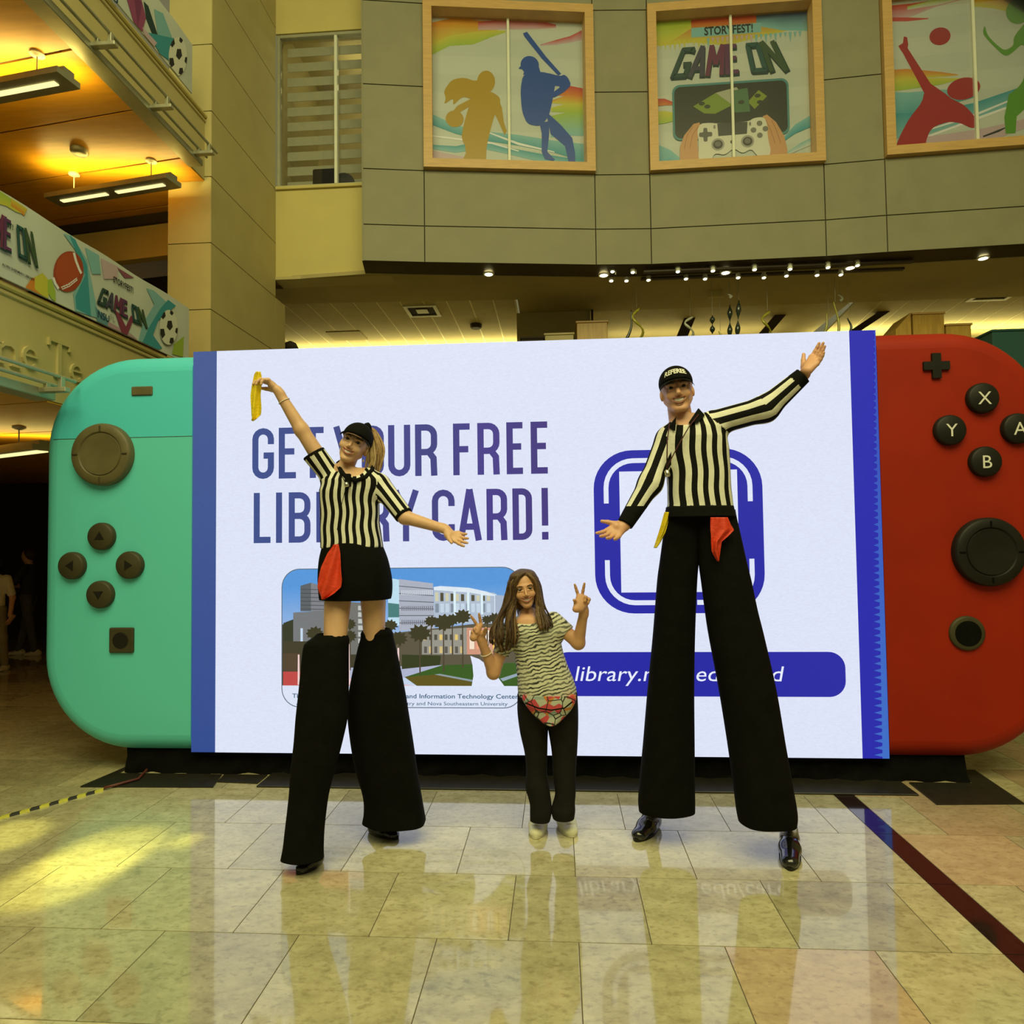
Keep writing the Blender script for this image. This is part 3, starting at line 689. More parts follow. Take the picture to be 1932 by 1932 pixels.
for x, z, dx, dz in ((-3.363, 1.746, 0, 1), (-3.588, 1.532, -1, 0), (-3.143, 1.532, 1, 0), (-3.367, 1.318, 0, -1)):
    b_ = button(x, z, .102, M['plastic_grey2'])
    P = [Vector((x + dx * .035 + 0, 0, z + dz * .035)), Vector((x - dx * .025 + dz * .038, 0, z - dz * .025 + dx * .038)), Vector((x - dx * .025 - dz * .038, 0, z - dz * .025 - dx * .038))]
    MB().prism([(p.x, FY - .0445, p.z) for p in P], (0, -.003, 0)).build('arrow', M['plastic_black'], b_)
for ch, x, z in (('X', 2.898, 2.608), ('Y', 2.677, 2.394), ('A', 3.118, 2.395), ('B', 2.899, 2.174)):
    b_ = button(x, z, .104, M['plastic_black'])
    V_, F_ = text_mesh(ch, 0); cx_ = (min(v[0] for v in V_) + max(v[0] for v in V_)) / 2
    mesh('letter', [(x + (v[0] - cx_) * .125, FY - .0462, z + (v[1] - .363) * .125) for v in V_], F_, M['white_ink'], b_)
MB().bbox((-3.152, FY - .012, 2.790), (-2.99, FY + .01, 2.858), .006).build('minus_button', M['plastic_grey'], console)
sq = MB().bbox((-3.30, FY - .022, .890), (-3.116, FY + .01, 1.074), .008).build('square_button', M['plastic_grey2'], console)
MB().lathe([(.060, 0), (.060, .004), (.054, .006)], (-3.208, FY - .020, .982), (0, -1, 0), 24).build('inner_disc', M['plastic_black'], sq)
pp = .029; w2 = .086
P = [(-w2, -pp), (-pp, -pp), (-pp, -w2), (pp, -w2), (pp, -pp), (w2, -pp), (w2, pp), (pp, pp), (pp, w2), (-pp, w2), (-pp, pp), (-w2, pp)]
MB().prism([(2.609 + x, FY + .005, 2.842 + z) for x, z in P], (0, -.025, 0)).build('plus_button', M['plastic_black'], console)
hb = button(2.746, 1.016, .116, M['plastic_grey2'], 'home_button', .022)
MB().lathe([(.085, 0), (.085, .004), (.078, .006)], (2.746, FY - .0215, 1.016), (0, -1, 0), 28).build('inner_disc', M['black'], hb)

# ---- draped base, dark floor strip and steel plates
V = []; Fc = []; n = 90
for i in range(n + 1):
    x = -3.22 + (2.75 + 3.22) * i / n
    for j, z in enumerate((ZB + .02, .11, .05, .004)):
        wob = .018 * math.sin(i * 1.7 + j * .9) + .012 * math.sin(i * .53 + j * 2.1)
        V.append((x, 4.86 + wob * (.4 + .3 * j) - .012 * j, z))
for i in range(n):
    for j in range(3): a_ = i * 4 + j; Fc.append((a_, a_ + 1, a_ + 5, a_ + 4))
mesh('skirt', V, Fc, M['black'], console, True)
MB().bbox((-3.2, 4.9, .002), (2.73, 5.5, ZB + .02), .03).build('base', M['plastic_black'], console)
MB().bbox((-2.1, 4.575, .0), (2.30, 4.86, .012), .003).build('floor_strip', M['plate'], console)  # low dark strip along the floor before the base, toned like the plates
def plate(P, label, m=None):
    tag(MB().prism([(x, y, .0) for x, y in P], (0, 0, .010)).build('steel_plate', m or M['plate']), label, 'plate', 'steel plates under the display')
plate([(-3.34, 4.535), (-2.40, 4.56), (-2.46, 4.80), (-3.245, 4.80), (-3.25, 4.96), (-3.27, 4.97)], 'black steel plate under the teal end of the display')
plate([(2.33, 4.43), (2.87, 4.46), (2.93, 5.06), (2.79, 5.06), (2.77, 4.80), (2.35, 4.80)], 'black steel plate under the red end of the display')
plate([(-2.42, 4.66), (-2.12, 4.64), (-2.12, 4.80), (-2.44, 4.80)], 'narrow black steel bar lying before the draped base')
# ================================================================== POSTERS, BANNERS, LETTERING
M['print'] = print_mat('printed paper', 0, .35); M['cloth_print'] = print_mat('printed banner cloth', 0, .7)
K = dict(pale=(.50, .54, .50), teal=(.035, .27, .34), teal2=(.19, .42, .46), yel=(.50, .47, .05), lime=(.30, .43, .05), org=(.56, .20, .02), red=(.46, .04, .03), gold=(.38, .245, .004), blue=(.006, .060, .34), pink=(.48, .36, .42), dred=(.32, .008, .012), green=(.08, .28, .006), ink=(.010, .011, .012), dgreen=(.006, .035, .035), purple=(.13, .03, .10), skin=(.52, .28, .13), white=(.70, .70, .74))
def mapper(x0, y0, x1, y1, W_, H_): return lambda x, y: ((x - x0) / (x1 - x0) * W_, H_ - (y - y0) / (y1 - y0) * H_)
class PP(Pic):
    """picture drawn in the coordinates of a survey sheet"""
    def __init__(s, fn, step=.00015): super().__init__(step); s.fn = fn
    def p(s, P, c):
        if len(P) >= 10:                                    # soften hand cut outlines
            for _ in range(2): P = [q for k in range(len(P)) for q in ((P[k][0] * .8 + P[(k + 1) % len(P)][0] * .2, P[k][1] * .8 + P[(k + 1) % len(P)][1] * .2), (P[k][0] * .2 + P[(k + 1) % len(P)][0] * .8, P[k][1] * .2 + P[(k + 1) % len(P)][1] * .8))]
        s.poly([s.fn(*q) for q in P], c)
    def e(s, cx, cy, rx, ry, c, rot=0, n=24):
        cr, sr = math.cos(rot), math.sin(rot)
        s.p([(cx + x * cr - y * sr, cy + x * sr + y * cr) for x, y in arc(0, 0, rx, ry, 0, 360 - 360 / n, n - 1)], c)
    def l(s, P, wd, c):                     # tapered brush stroke given on the sheet
        Q = [Vector(s.fn(*q)) for q in P]; s.stroke([tuple(q) for q in Q], wd, c)
    def wave(s, A, B, ca, cb):              # band between two curves, colour running from one to the other
        n = len(A); V = [s.fn(*q) for q in A + B]; s.raw(V, [(k, k + 1, n + k + 1, n + k)[::-1] for k in range(n - 1)], [ca] * n + [cb] * n)
def blobwave(q, pts, wds, c, c2):
    A = [(x, y - w_) for (x, y), w_ in zip(pts, wds)]; B = [(x, y + w_) for (x, y), w_ in zip(pts, wds)]; q.wave(A, B, c, c2)
def base(q, W_, H_):
    n = 8
    for k in range(n): q.poly([(0, H_ * k / n), (W_, H_ * k / n), (W_, H_ * (k + 1) / n), (0, H_ * (k + 1) / n)], K['pale'] if k % 2 else (.47, .51, .475))
# --- left window: ball player and batter silhouettes
O_, d_, W_, H_, n_, wr = posters[0]; q = PP(mapper(925, 75, 1768, 898, W_, H_)); base(q, W_, H_)
blobwave(q, [(925, 170), (1050, 130), (1200, 130), (1340, 90)], [70, 62, 50, 15], K['org'], K['yel'])
blobwave(q, [(925, 250), (1020, 200), (1150, 180), (1260, 150), (1335, 135)], [30, 28, 35, 18, 5], K['yel'], K['lime'])
blobwave(q, [(1180, 110), (1340, 95), (1500, 90), (1620, 95)], [22, 30, 26, 10], K['red'], K['pink'])
blobwave(q, [(1530, 205), (1620, 185), (1700, 165), (1766, 140)], [3, 14, 18, 28], K['red'], K['pink'])
blobwave(q, [(1600, 480), (1680, 455), (1766, 465)], [5, 30, 26], K['red'], K['org']); blobwave(q, [(1590, 520), (1680, 505), (1766, 510)], [8, 28, 24], K['org'], K['yel']); blobwave(q, [(1585, 565), (1680, 552), (1766, 552)], [12, 26, 24], K['yel'], K['lime']); blobwave(q, [(1580, 660), (1680, 640), (1766, 640)], [60, 65, 66], K['lime'], K['teal2'])
blobwave(q, [(925, 640), (1050, 690), (1200, 720), (1400, 740), (1600, 770), (1766, 800)], [30, 24, 26, 30, 34, 50], K['teal2'], K['teal'])
blobwave(q, [(925, 790), (1050, 800), (1200, 770), (1340, 800), (1500, 830), (1766, 860)], [12, 18, 22, 18, 22, 18], K['teal'], K['teal2'])
blobwave(q, [(925, 730), (1080, 745), (1250, 760), (1400, 800)], [4, 6, 5, 3], K['white'], K['white']); blobwave(q, [(1200, 690), (1400, 760), (1600, 800)], [3, 7, 3], K['white'], K['white'])
blobwave(q, [(925, 850), (1100, 868), (1300, 880), (1500, 885), (1766, 890)], [40, 28, 16, 12, 8], K['pink'], K['pink'])
g = K['gold']
q.e(1222, 420, 50, 62, g, .1); q.p([(1200, 400), (1160, 420), (1100, 400), (1030, 415), (985, 480), (998, 520), (985, 555), (1040, 515), (1035, 560), (1090, 505), (1140, 520), (1200, 480)], g)
q.p([(1180, 470), (1255, 475), (1298, 505), (1300, 540), (1265, 610), (1245, 680), (1225, 760), (1218, 800), (1100, 780), (1080, 730), (1100, 640), (1125, 560), (1140, 510)], g)
q.p([(1140, 515), (1060, 560), (1015, 615), (1045, 640), (1080, 590), (1130, 560)], g); q.e(1045, 632, 50, 46, g)
q.p([(1285, 500), (1308, 560), (1318, 640), (1334, 690), (1322, 715), (1296, 655), (1268, 595)], g)
q.p([(1100, 770), (1220, 780), (1216, 893), (1166, 893), (1158, 850), (1120, 893), (1052, 893), (1090, 850), (1105, 820)], g)
b = K['blue']
q.e(1468, 318, 52, 50, b); q.p([(1405, 342), (1412, 330), (1440, 318), (1440, 345)], b); q.p([(1440, 340), (1520, 330), (1530, 365), (1430, 375)], b)
q.p([(1430, 368), (1540, 352), (1620, 378), (1605, 450), (1592, 520), (1572, 600), (1525, 660), (1450, 650), (1420, 580), (1413, 460)], b)
q.p([(1550, 355), (1640, 376), (1660, 365), (1682, 380), (1702, 424), (1655, 468), (1592, 502), (1592, 470), (1648, 430), (1560, 432)], b)
q.p([(1432, 142), (1455, 133), (1560, 268), (1645, 362), (1628, 372), (1535, 278), (1440, 160)], b)
q.p([(1518, 640), (1572, 630), (1572, 700), (1560, 800), (1602, 842), (1592, 850), (1545, 842), (1528, 800), (1530, 700)], b)
q.p([(1555, 575), (1640, 650), (1702, 720), (1716, 800), (1718, 896), (1688, 896), (1660, 765), (1580, 700)], b)
o = q.build('window_poster', M['print'], O_, d_, EZ); tag(o, 'window poster with a gold ball player and a blue batter silhouette', 'poster', 'posters in the curved wall windows')
# --- middle window: game poster
O_, d_, W_, H_, n_, wr = posters[1]; q = PP(mapper(268, 62, 968, 736, W_, H_)); base(q, W_, H_)
q.wave([(268, 62), (450, 62), (600, 62), (760, 62), (968, 62)], [(268, 170), (450, 165), (600, 190), (760, 160), (968, 130)], K['red'], K['yel'])
q.wave([(268, 62), (380, 62), (440, 62)], [(268, 160), (350, 150), (440, 100)], K['lime'], K['yel']); q.wave([(740, 62), (860, 62), (968, 62)], [(740, 110), (860, 140), (968, 150)], (.02, .05, .14), K['teal2'])
blobwave(q, [(440, 120), (600, 120), (760, 118)], [22, 22, 22], K['teal2'], K['teal2'])
rp = random.Random(5)
for k in range(30):
    x = 290 + 22 * k; q.p([(x, 150), (x + 14, 150), (x + 7, 150 + 20 + 30 * rp.random())], K['pink'] if 10 < k < 20 else K['yel'] if k < 10 else K['teal2'])
blobwave(q, [(268, 430), (310, 430), (350, 440)], [18, 15, 6], K['red'], K['org']); blobwave(q, [(268, 500), (310, 500), (345, 500)], [30, 28, 20], K['yel'], K['lime']); blobwave(q, [(268, 680), (330, 690), (420, 735)], [60, 40, 5], K['teal2'], K['teal'])
blobwave(q, [(840, 640), (900, 590), (968, 560)], [8, 20, 26], K['teal2'], K['teal']); blobwave(q, [(860, 700), (920, 670), (968, 650)], [6, 14, 16], K['teal2'], K['pale'])
def ptext(q, txt, x0, yb, x1, yt, c, bold=.0):
    a_ = q.fn(x0, yb); b_ = q.fn(x1, yt); q.text(txt, a_[0], a_[1], b_[0], b_[1] - a_[1], c, bold)
ptext(q, 'STORYFEST!', 500, 136, 722, 98, K['ink'], .02)
def game_on(q, fn, cols, s=.16):
    """block capitals; fn maps (u 0..1, v 0..1) to the picture"""
    xs = dict(zip('GAME', (0.0, .155, .305, .475)))
    seq = [('G', 0, .14), ('A', .15, .285), ('M', .295, .455), ('E', .465, .595), ('O', .68, .82), ('N', .83, .99)]
    for sh, cc in ((1, K['dgreen']), (0, None)):
        for i_, (ch, ua, ub) in enumerate(seq):
            for st in capital(ch, .62, s, .02):
                P = [fn(ua + x / .62 * (ub - ua) + .006 * sh, y - .06 * sh) for x, y in st]
                q.stroke(P, (Vector(fn(.02, 0)) - Vector(fn(.0, 0))).length * (2.3 if sh else 1.85), cc or cols[i_])
GC = [(.022, .06, .055), (.05, .05, .09), (.13, .022, .075), (.10, .025, .10), (.016, .075, .075), (.035, .075, .03)]
game_on(q, lambda u, v: q.fn(335 + 550 * u + (65 - 130 * u) * v, 325 - 140 * v), GC)
rr2 = [q.fn(*p_) for p_ in rrect(345, 358, 876, 612, 34, 6)]; q.poly(rr2, (.06, .22, .24)); q.poly([q.fn(*p_) for p_ in rrect(354, 368, 867, 602, 28, 6)], (.022, .028, .02))
q.p([(440, 460), (545, 405), (620, 465), (540, 500), (490, 495)], (.18, .26, .03)); q.p([(545, 405), (640, 385), (700, 460), (620, 465)], (.36, .38, .30)); q.p([(690, 455), (740, 405), (778, 435), (720, 490)], (.20, .27, .03)); q.p([(620, 400), (690, 392), (700, 500), (610, 500)], (.07, .16, .08))
for x, y in ((480, 450), (505, 465), (660, 455), (735, 430), (745, 460)): q.e(x, y, 14, 9, (.03, .04, .02))
# hands and controller
sk = K['skin']
q.p([(372, 736), (375, 640), (395, 590), (440, 540), (468, 535), (470, 560), (455, 620), (460, 680), (470, 736)], sk); q.p([(730, 720), (760, 640), (765, 560), (755, 525), (775, 518), (815, 555), (850, 620), (862, 680), (860, 722)], sk)
for x in (395, 420): q.l([(x, 650), (x + 14, 590), (x + 42, 552)], .006, (.26, .12, .04))
for x in (790, 815): q.l([(x + 18, 650), (x, 590), (x - 20, 545)], .006, (.26, .12, .04))
cw = (.60, .60, .52)
q.p([(470, 540), (520, 540), (545, 545), (690, 545), (715, 530), (760, 528), (775, 560), (775, 620), (790, 690), (760, 728), (725, 700), (700, 668), (660, 688), (620, 660), (580, 690), (540, 680), (525, 690), (510, 736), (475, 736), (458, 700), (462, 620), (455, 575)], cw)
q.p([(548, 545), (686, 545), (682, 600), (552, 603)], (.05, .055, .05))
for x, y in ((549, 640), (684, 634)): q.e(x, y, 30, 28, (.30, .30, .27)); q.e(x, y, 22, 20, (.03, .03, .03)); q.e(x, y - 2, 14, 12, (.14, .14, .13))
for x, y in ((712, 585), (740, 556), (740, 610), (766, 582)): q.e(x, y, 13, 12, (.16, .16, .14))
q.p([(484, 562), (502, 562), (502, 582), (524, 582), (524, 602), (502, 602), (502, 624), (484, 624), (484, 602), (464, 602), (464, 582), (484, 582)], (.10, .10, .09)); q.e(614, 632, 9, 8, (.06, .06, .06)); q.e(535, 560, 5, 9, (.2, .2, .2)); q.e(697, 556, 5, 9, (.2, .2, .2))
o = q.build('window_poster', M['print'], O_, d_, EZ); tag(o, 'window poster with game title lettering, dark screen and hands on a controller', 'poster', 'posters in the curved wall windows')
# --- right window: volleyball players
O_, d_, W_, H_, n_, wr = posters[2]; q = PP(mapper(1330, -15, 2080, 688, W_, H_)); base(q, W_, H_)
blobwave(q, [(1330, 40), (1450, 30), (1560, 10), (1700, -5)], [40, 30, 16, 6], K['red'], K['pink']); blobwave(q, [(1330, 62), (1430, 72), (1520, 78)], [10, 9, 2], K['red'], K['red']); blobwave(q, [(1430, 20), (1560, 5), (1690, -8)], [8, 14, 6], K['lime'], K['pale'])
blobwave(q, [(1700, 20), (1800, 30), (1900, 60), (2080, 90)], [20, 30, 34, 40], K['org'], K['yel'])
blobwave(q, [(1330, 325), (1420, 325), (1560, 340), (1640, 350)], [26, 24, 12, 2], K['org'], K['yel']); blobwave(q, [(1330, 375), (1420, 372), (1560, 372), (1650, 368)], [26, 24, 16, 2], K['yel'], K['lime']); blobwave(q, [(1330, 480), (1420, 470), (1560, 450), (1700, 440)], [80, 60, 40, 20], K['teal2'], K['teal'])
blobwave(q, [(1330, 560), (1500, 560), (1700, 520), (1900, 470), (2080, 420)], [60, 50, 36, 40, 50], K['teal'], K['teal2']); blobwave(q, [(1500, 620), (1700, 560), (1900, 500), (2080, 470)], [4, 7, 5, 3], K['white'], K['white']); blobwave(q, [(1500, 590), (1700, 540), (1900, 470)], [3, 6, 3], K['white'], K['white'])
blobwave(q, [(1330, 672), (1500, 650), (1720, 645), (1850, 610), (2080, 560)], [18, 30, 40, 24, 14], K['pink'], K['pink']); q.l([(1735, 640), (1800, 620), (1850, 600)], [.02, .03, .002], K['ink'])
r_ = K['dred']
q.e(1567, 165, 46, 41, r_); q.e(1660, 415, 72, 50, r_, -.15)
q.p([(1405, 180), (1410, 150), (1424, 155), (1428, 190), (1420, 225), (1400, 222), (1384, 192)], r_); q.p([(1398, 215), (1424, 205), (1470, 290), (1520, 380), (1580, 430), (1600, 450), (1560, 480), (1490, 420), (1450, 330)], r_)
q.p([(1490, 410), (1570, 430), (1620, 465), (1660, 490), (1700, 540), (1712, 590), (1690, 600), (1640, 570), (1590, 560), (1530, 575), (1505, 600), (1490, 640), (1485, 680), (1350, 684), (1370, 620), (1420, 530), (1480, 460)], r_)
g = K['green']
q.e(1905, 85, 52, 58, g); q.p([(1760, 130), (1770, 180), (1800, 220), (1840, 260), (1880, 240), (1880, 200), (1940, 130), (2010, 160), (2030, 280), (1990, 400), (1960, 460), (1880, 480), (1850, 470), (1920, 400), (1930, 280), (1920, 230), (1860, 282), (1835, 280), (1780, 215), (1750, 170)], g)
q.p([(1850, 460), (1880, 440), (1960, 450), (1950, 500), (1880, 560), (1872, 635), (1830, 635), (1828, 560)], g); q.p([(1940, 450), (2030, 430), (2050, 560), (2040, 660), (2000, 660), (1990, 560)], g)
o = q.build('window_poster', M['print'], O_, d_, EZ); tag(o, 'window poster with a red volleyball player and a green runner silhouette', 'poster', 'posters in the curved wall windows')
for O_, d_, W_, H_, n_, wr in posters:                      # dark room behind the paper
    P = [O_, O_ + d_ * W_, O_ + d_ * W_ + Vector((0, 0, H_)), O_ + Vector((0, 0, H_))]
    MB().prism([p - n_ * .02 for p in P], -n_ * .02).build('back_board', M['joint'], wr)

# --- banners hanging on the balcony fronts
BX = FX + .055
def banner(y0, y1, z0, z1, label):
    r = empty('balcony_banner', (BX, (y0 + y1) / 2, z0), label, 'banner', 'printed banners on the balcony fronts')
    V = []; Fc = []; n = 40
    for side in (0, 1):
        for i in range(n + 1):
            y = y0 + (y1 - y0) * i / n
            V += [(BX - .004 - .012 * side, y, z0), (BX - .004 - .012 * side, y, z1 + .006 * math.sin(i * .9))]
    for i in range(n):
        a_ = 2 * i; Fc.append((a_, a_ + 2, a_ + 3, a_ + 1)); c_ = 2 * (n + 1) + a_; Fc.append((c_, c_ + 1, c_ + 3, c_ + 2)); Fc.append((a_ + 1, a_ + 3, c_ + 3, c_ + 1)); Fc.append((a_, c_, c_ + 2, a_ + 2))
    Fc += [(0, 1, 2 * (n + 1) + 1, 2 * (n + 1)), (2 * n, 2 * n + 2 * (n + 1), 2 * n + 1 + 2 * (n + 1), 2 * n + 1)]
    m_ = M.setdefault('banner_cloth', mat('pale banner cloth', (.52, .57, .52), .7, .08, 2, .03, 30))
    mesh('cloth', V, Fc, m_, r); return r
def sheet(px0, py0, k, yhi=None, zlo=None, zhi=None):
    def fn(x, y):
        p = at(px0 + x / k, py0 + y / k, X=BX); Y_, Z_ = p.y, p.z
        if yhi: Y_ = min(Y_, yhi)
        if zlo: Z_ = max(Z_, zlo)
        if zhi: Z_ = min(Z_, zhi)
        return Y_, Z_
    return fn
def football(q, cx, cy):
    q.e(cx, cy, 152, 208, (.30, .045, .012), .12); q.e(cx - 8, cy - 20, 120, 170, (.36, .06, .015), .12)
    q.l([(cx + 55, cy - 190), (cx + 75, cy - 110), (cx + 110, cy - 20), (cx + 130, cy + 20)], .028, K['white']); q.l([(cx - 155, cy + 60), (cx - 135, cy + 120), (cx - 100, cy + 175)], .028, K['white'])
    q.l([(cx - 75, cy + 160), (cx, cy + 130), (cx + 85, cy + 65)], .007, K['white']); q.l([(cx - 65, cy + 180), (cx + 10, cy + 148), (cx + 90, cy + 82)], .007, K['white'])
    for t in range(7): q.l([(cx - 72 + 24 * t, cy + 152 - 13 * t), (cx - 60 + 24 * t, cy + 180 - 14 * t)], .005, K['white'])
def soccer(q, cx, cy, rx, ry, pent=True):
    q.e(cx, cy, rx, ry, (.62, .64, .54))
    for x, y, s_ in ((.12, -.12, .42), (.35, .80, .34), (-.72, .34, .42), (-.62, -.72, .36), (.34, -.86, .26), (.92, .2, .26)):
        P = [(cx + rx * (x + s_ * .85 * math.cos(a_)), cy + ry * (y + s_ * .75 * math.sin(a_))) for a_ in [2 * math.pi * k / 5 + .3 for k in range(5)]]
        q.p([(cx + (X_ - cx) / max(1, math.hypot((X_ - cx) / rx, (Y_ - cy) / ry)), cy + (Y_ - cy) / max(1, math.hypot((X_ - cx) / rx, (Y_ - cy) / ry))) for X_, Y_ in P], K['ink'])
bn = banner(1.6, 6.735, 3.552, 4.15, 'long printed sports banner on the lower balcony front')
S5 = sheet(0, 340, 5.367, 6.73, 3.553, 4.147)
q = PP(S5, .00012)
q.wave([(-80, 60), (60, 150), (160, 220), (270, 300)], [(-80, 220), (60, 260), (160, 320), (250, 350)], K['lime'], K['yel']); q.wave([(110, 180), (200, 240), (275, 290)], [(110, 260), (200, 320), (240, 360)], K['yel'], K['org'])
blobwave(q, [(260, 1090), (320, 1060), (400, 1080), (440, 1120)], [10, 70, 100, 110], K['org'], K['org']); blobwave(q, [(350, 1040), (430, 1060), (490, 1120)], [60, 120, 110], K['yel'], K['yel']); blobwave(q, [(480, 1070), (520, 1100), (560, 1180)], [60, 100, 60], K['lime'], K['lime'])
q.p([(640, 540), (720, 560), (880, 800), (1000, 1400), (760, 1330), (740, 1150), (850, 960), (800, 760)], K['teal2']); q.p([(700, 560), (760, 600), (880, 860), (920, 1380), (770, 1300), (760, 1180), (860, 960)], K['teal']); q.p([(860, 680), (1000, 760), (1020, 950), (930, 950)], K['teal2'])
q.p([(1020, 790), (1200, 880), (1180, 1000), (1050, 1000)], K['pink']); q.p([(1180, 880), (1360, 990), (1260, 990)], (.22, .06, .10)); q.p([(1000, 1380), (1330, 1560), (1400, 1660), (1080, 1500), (990, 1440)], (.40, .26, .32)); q.p([(960, 1280), (1090, 1400), (1090, 1500), (980, 1440)], (.10, .25, .32))
q.p([(1480, 1090), (1560, 1120), (1700, 1250), (1560, 1400), (1440, 1680), (1400, 1640), (1450, 1440), (1560, 1260)], K['teal2']); q.p([(1700, 1210), (1780, 1270), (1600, 1420), (1510, 1700), (1440, 1640), (1500, 1500), (1620, 1300)], K['teal']); q.p([(1500, 1500), (1640, 1700), (1600, 1760), (1480, 1690)], K['teal']); q.p([(1760, 1660), (1860, 1580), (1850, 1790), (1740, 1760)], K['lime'])
football(q, 690, 925)
q.p([(1155, 1310), (1205, 1350), (1270, 1480), (1320, 1370), (1355, 1390), (1285, 1590), (1225, 1560)], (.20, .03, .075))
for (xa, yb, xb, yt), tx in (((-160, 330, 128, 268), 'STORYFEST!'), ((1142, 1020, 1345, 950), 'STORYFEST!'), ((15, 850, 345, 820), 'ALVIN SHERMAN LIBRARY'), ((985, 1375, 1102, 1295), 'NSU')):
    a_, b_, c_ = S5(xa, yb), S5(xb, yb + (xb - xa) * .55), S5(xa, yt)
    q.text(tx, a_[0], a_[1] - .008, b_[0], (c_[1] - a_[1]) * .9, K['ink'] if tx != 'NSU' else (.01, .04, .09), .02)
a_ = S5(1110, 1400); q.text('FL', a_[0], a_[1] - .01, a_[0] + .07, .055, (.30, .32, .34), 0)
def gon(ya, yb, z0, z1, sp=.10): return lambda u, v: (ya + (yb - ya) * (u + sp * (1 - 2 * u) * v), z0 + (z1 - z0) * v)
a_, b_ = S5(975, 1190), S5(1490, 1480); game_on(q, gon(a_[0], b_[0], a_[1] - .04, a_[1] + .11), GC)
a_, b_ = S5(-330, 640), S5(375, 880); game_on(q, gon(a_[0], b_[0], b_[1] + .0, b_[1] + .235), GC)
soccer(q, 1695, 1490, 92, 178)
q.build('print', M['cloth_print'], (BX, 0, 0), (0, 1, 0), (0, 0, 1), bn)
bn = banner(3.2, 6.77, 6.48, 7.02, 'printed sports banner on the upper balcony front')
S1 = sheet(0, 0, 3.578, 6.765, 6.482, 7.015); q = PP(S1, .00012)
q.p([(840, -60), (940, -60), (985, 120), (960, 215), (900, 160)], (.25, .05, .14)); q.p([(900, -40), (960, 20), (930, 180)], (.16, .03, .10)); q.p([(970, 10), (1000, 40), (1075, 270), (1040, 260), (985, 120)], K['dgreen']); q.p([(1040, 60), (1100, 90), (1160, 250), (1080, 330), (1060, 200)], K['teal2']); q.p([(1000, 220), (1180, 260), (1160, 420), (1080, 380)], K['teal']); q.p([(960, 180), (1060, 290), (1040, 330), (970, 240)], K['pink'])
soccer(q, 1200, 380, 62, 132)
a_ = S1(770, -30); q.text('NSU', a_[0] - .2, a_[1] - .05, a_[0] + .05, .09, (.01, .04, .09), .02)
q.build('print', M['cloth_print'], (BX, 0, 0), (0, 1, 0), (0, 0, 1), bn)
# --- raised serif letters on the lower balcony front
def wall_letter(strokes, px0, px1, pyb, pyt, sw):
    a_ = at(px0, pyb, X=FX); b_ = at(px1, pyb, X=FX); t_ = at(px0, pyt, X=FX); W2, H2 = b_.y - a_.y, t_.z - a_.z
    mb = MB()
    for ki, (st, k) in enumerate(strokes):
        p_ = Pic(0); p_.stroke([(a_.y + x * W2, a_.z + y * H2) for x, y in st], sw * k * H2)
        for f in p_.F: mb.prism([(FX + .0, p_.V[i][0], p_.V[i][1]) for i in f], (.020 + .0012 * ki, 0, 0))
    return mb.build('letter', M['beige2'], bal_lo)
Pic.stroke.__defaults__ = ((1, 1, 1), False)
SN = [([(.18, 0), (.18, 1)], 1), ([(.18, .72), (.35, .95), (.60, 1.0), (.78, .85), (.82, .6), (.82, 0)], 1), ([(0, .02), (.36, .02)], .5), ([(.62, .02), (1, .02)], .5), ([(0, .97), (.2, .97)], .5)]
SE = [(arc(.5, .5, .46, .46, 20, 320, 14), 1), ([(.08, .55), (.94, .58)], .55)]
ST = [([(.5, 0), (.5, 1)], 1.1), ([(0, .97), (1, .97)], .7), ([(0.02, .80), (0.02, 1)], .5), ([(.98, .80), (.98, 1)], .5), ([(.28, .02), (.72, .02)], .5)]
wall_letter(SN, -14, 35, 680, 640, .17); wall_letter(SE, 40, 68, 690, 650, .17); wall_letter(ST, 88, 128, 706, 636, .12); wall_letter(SE, 131, 152, 716, 684, .17)
wall_letter(SE, -75, -40, 650, 605, .17)
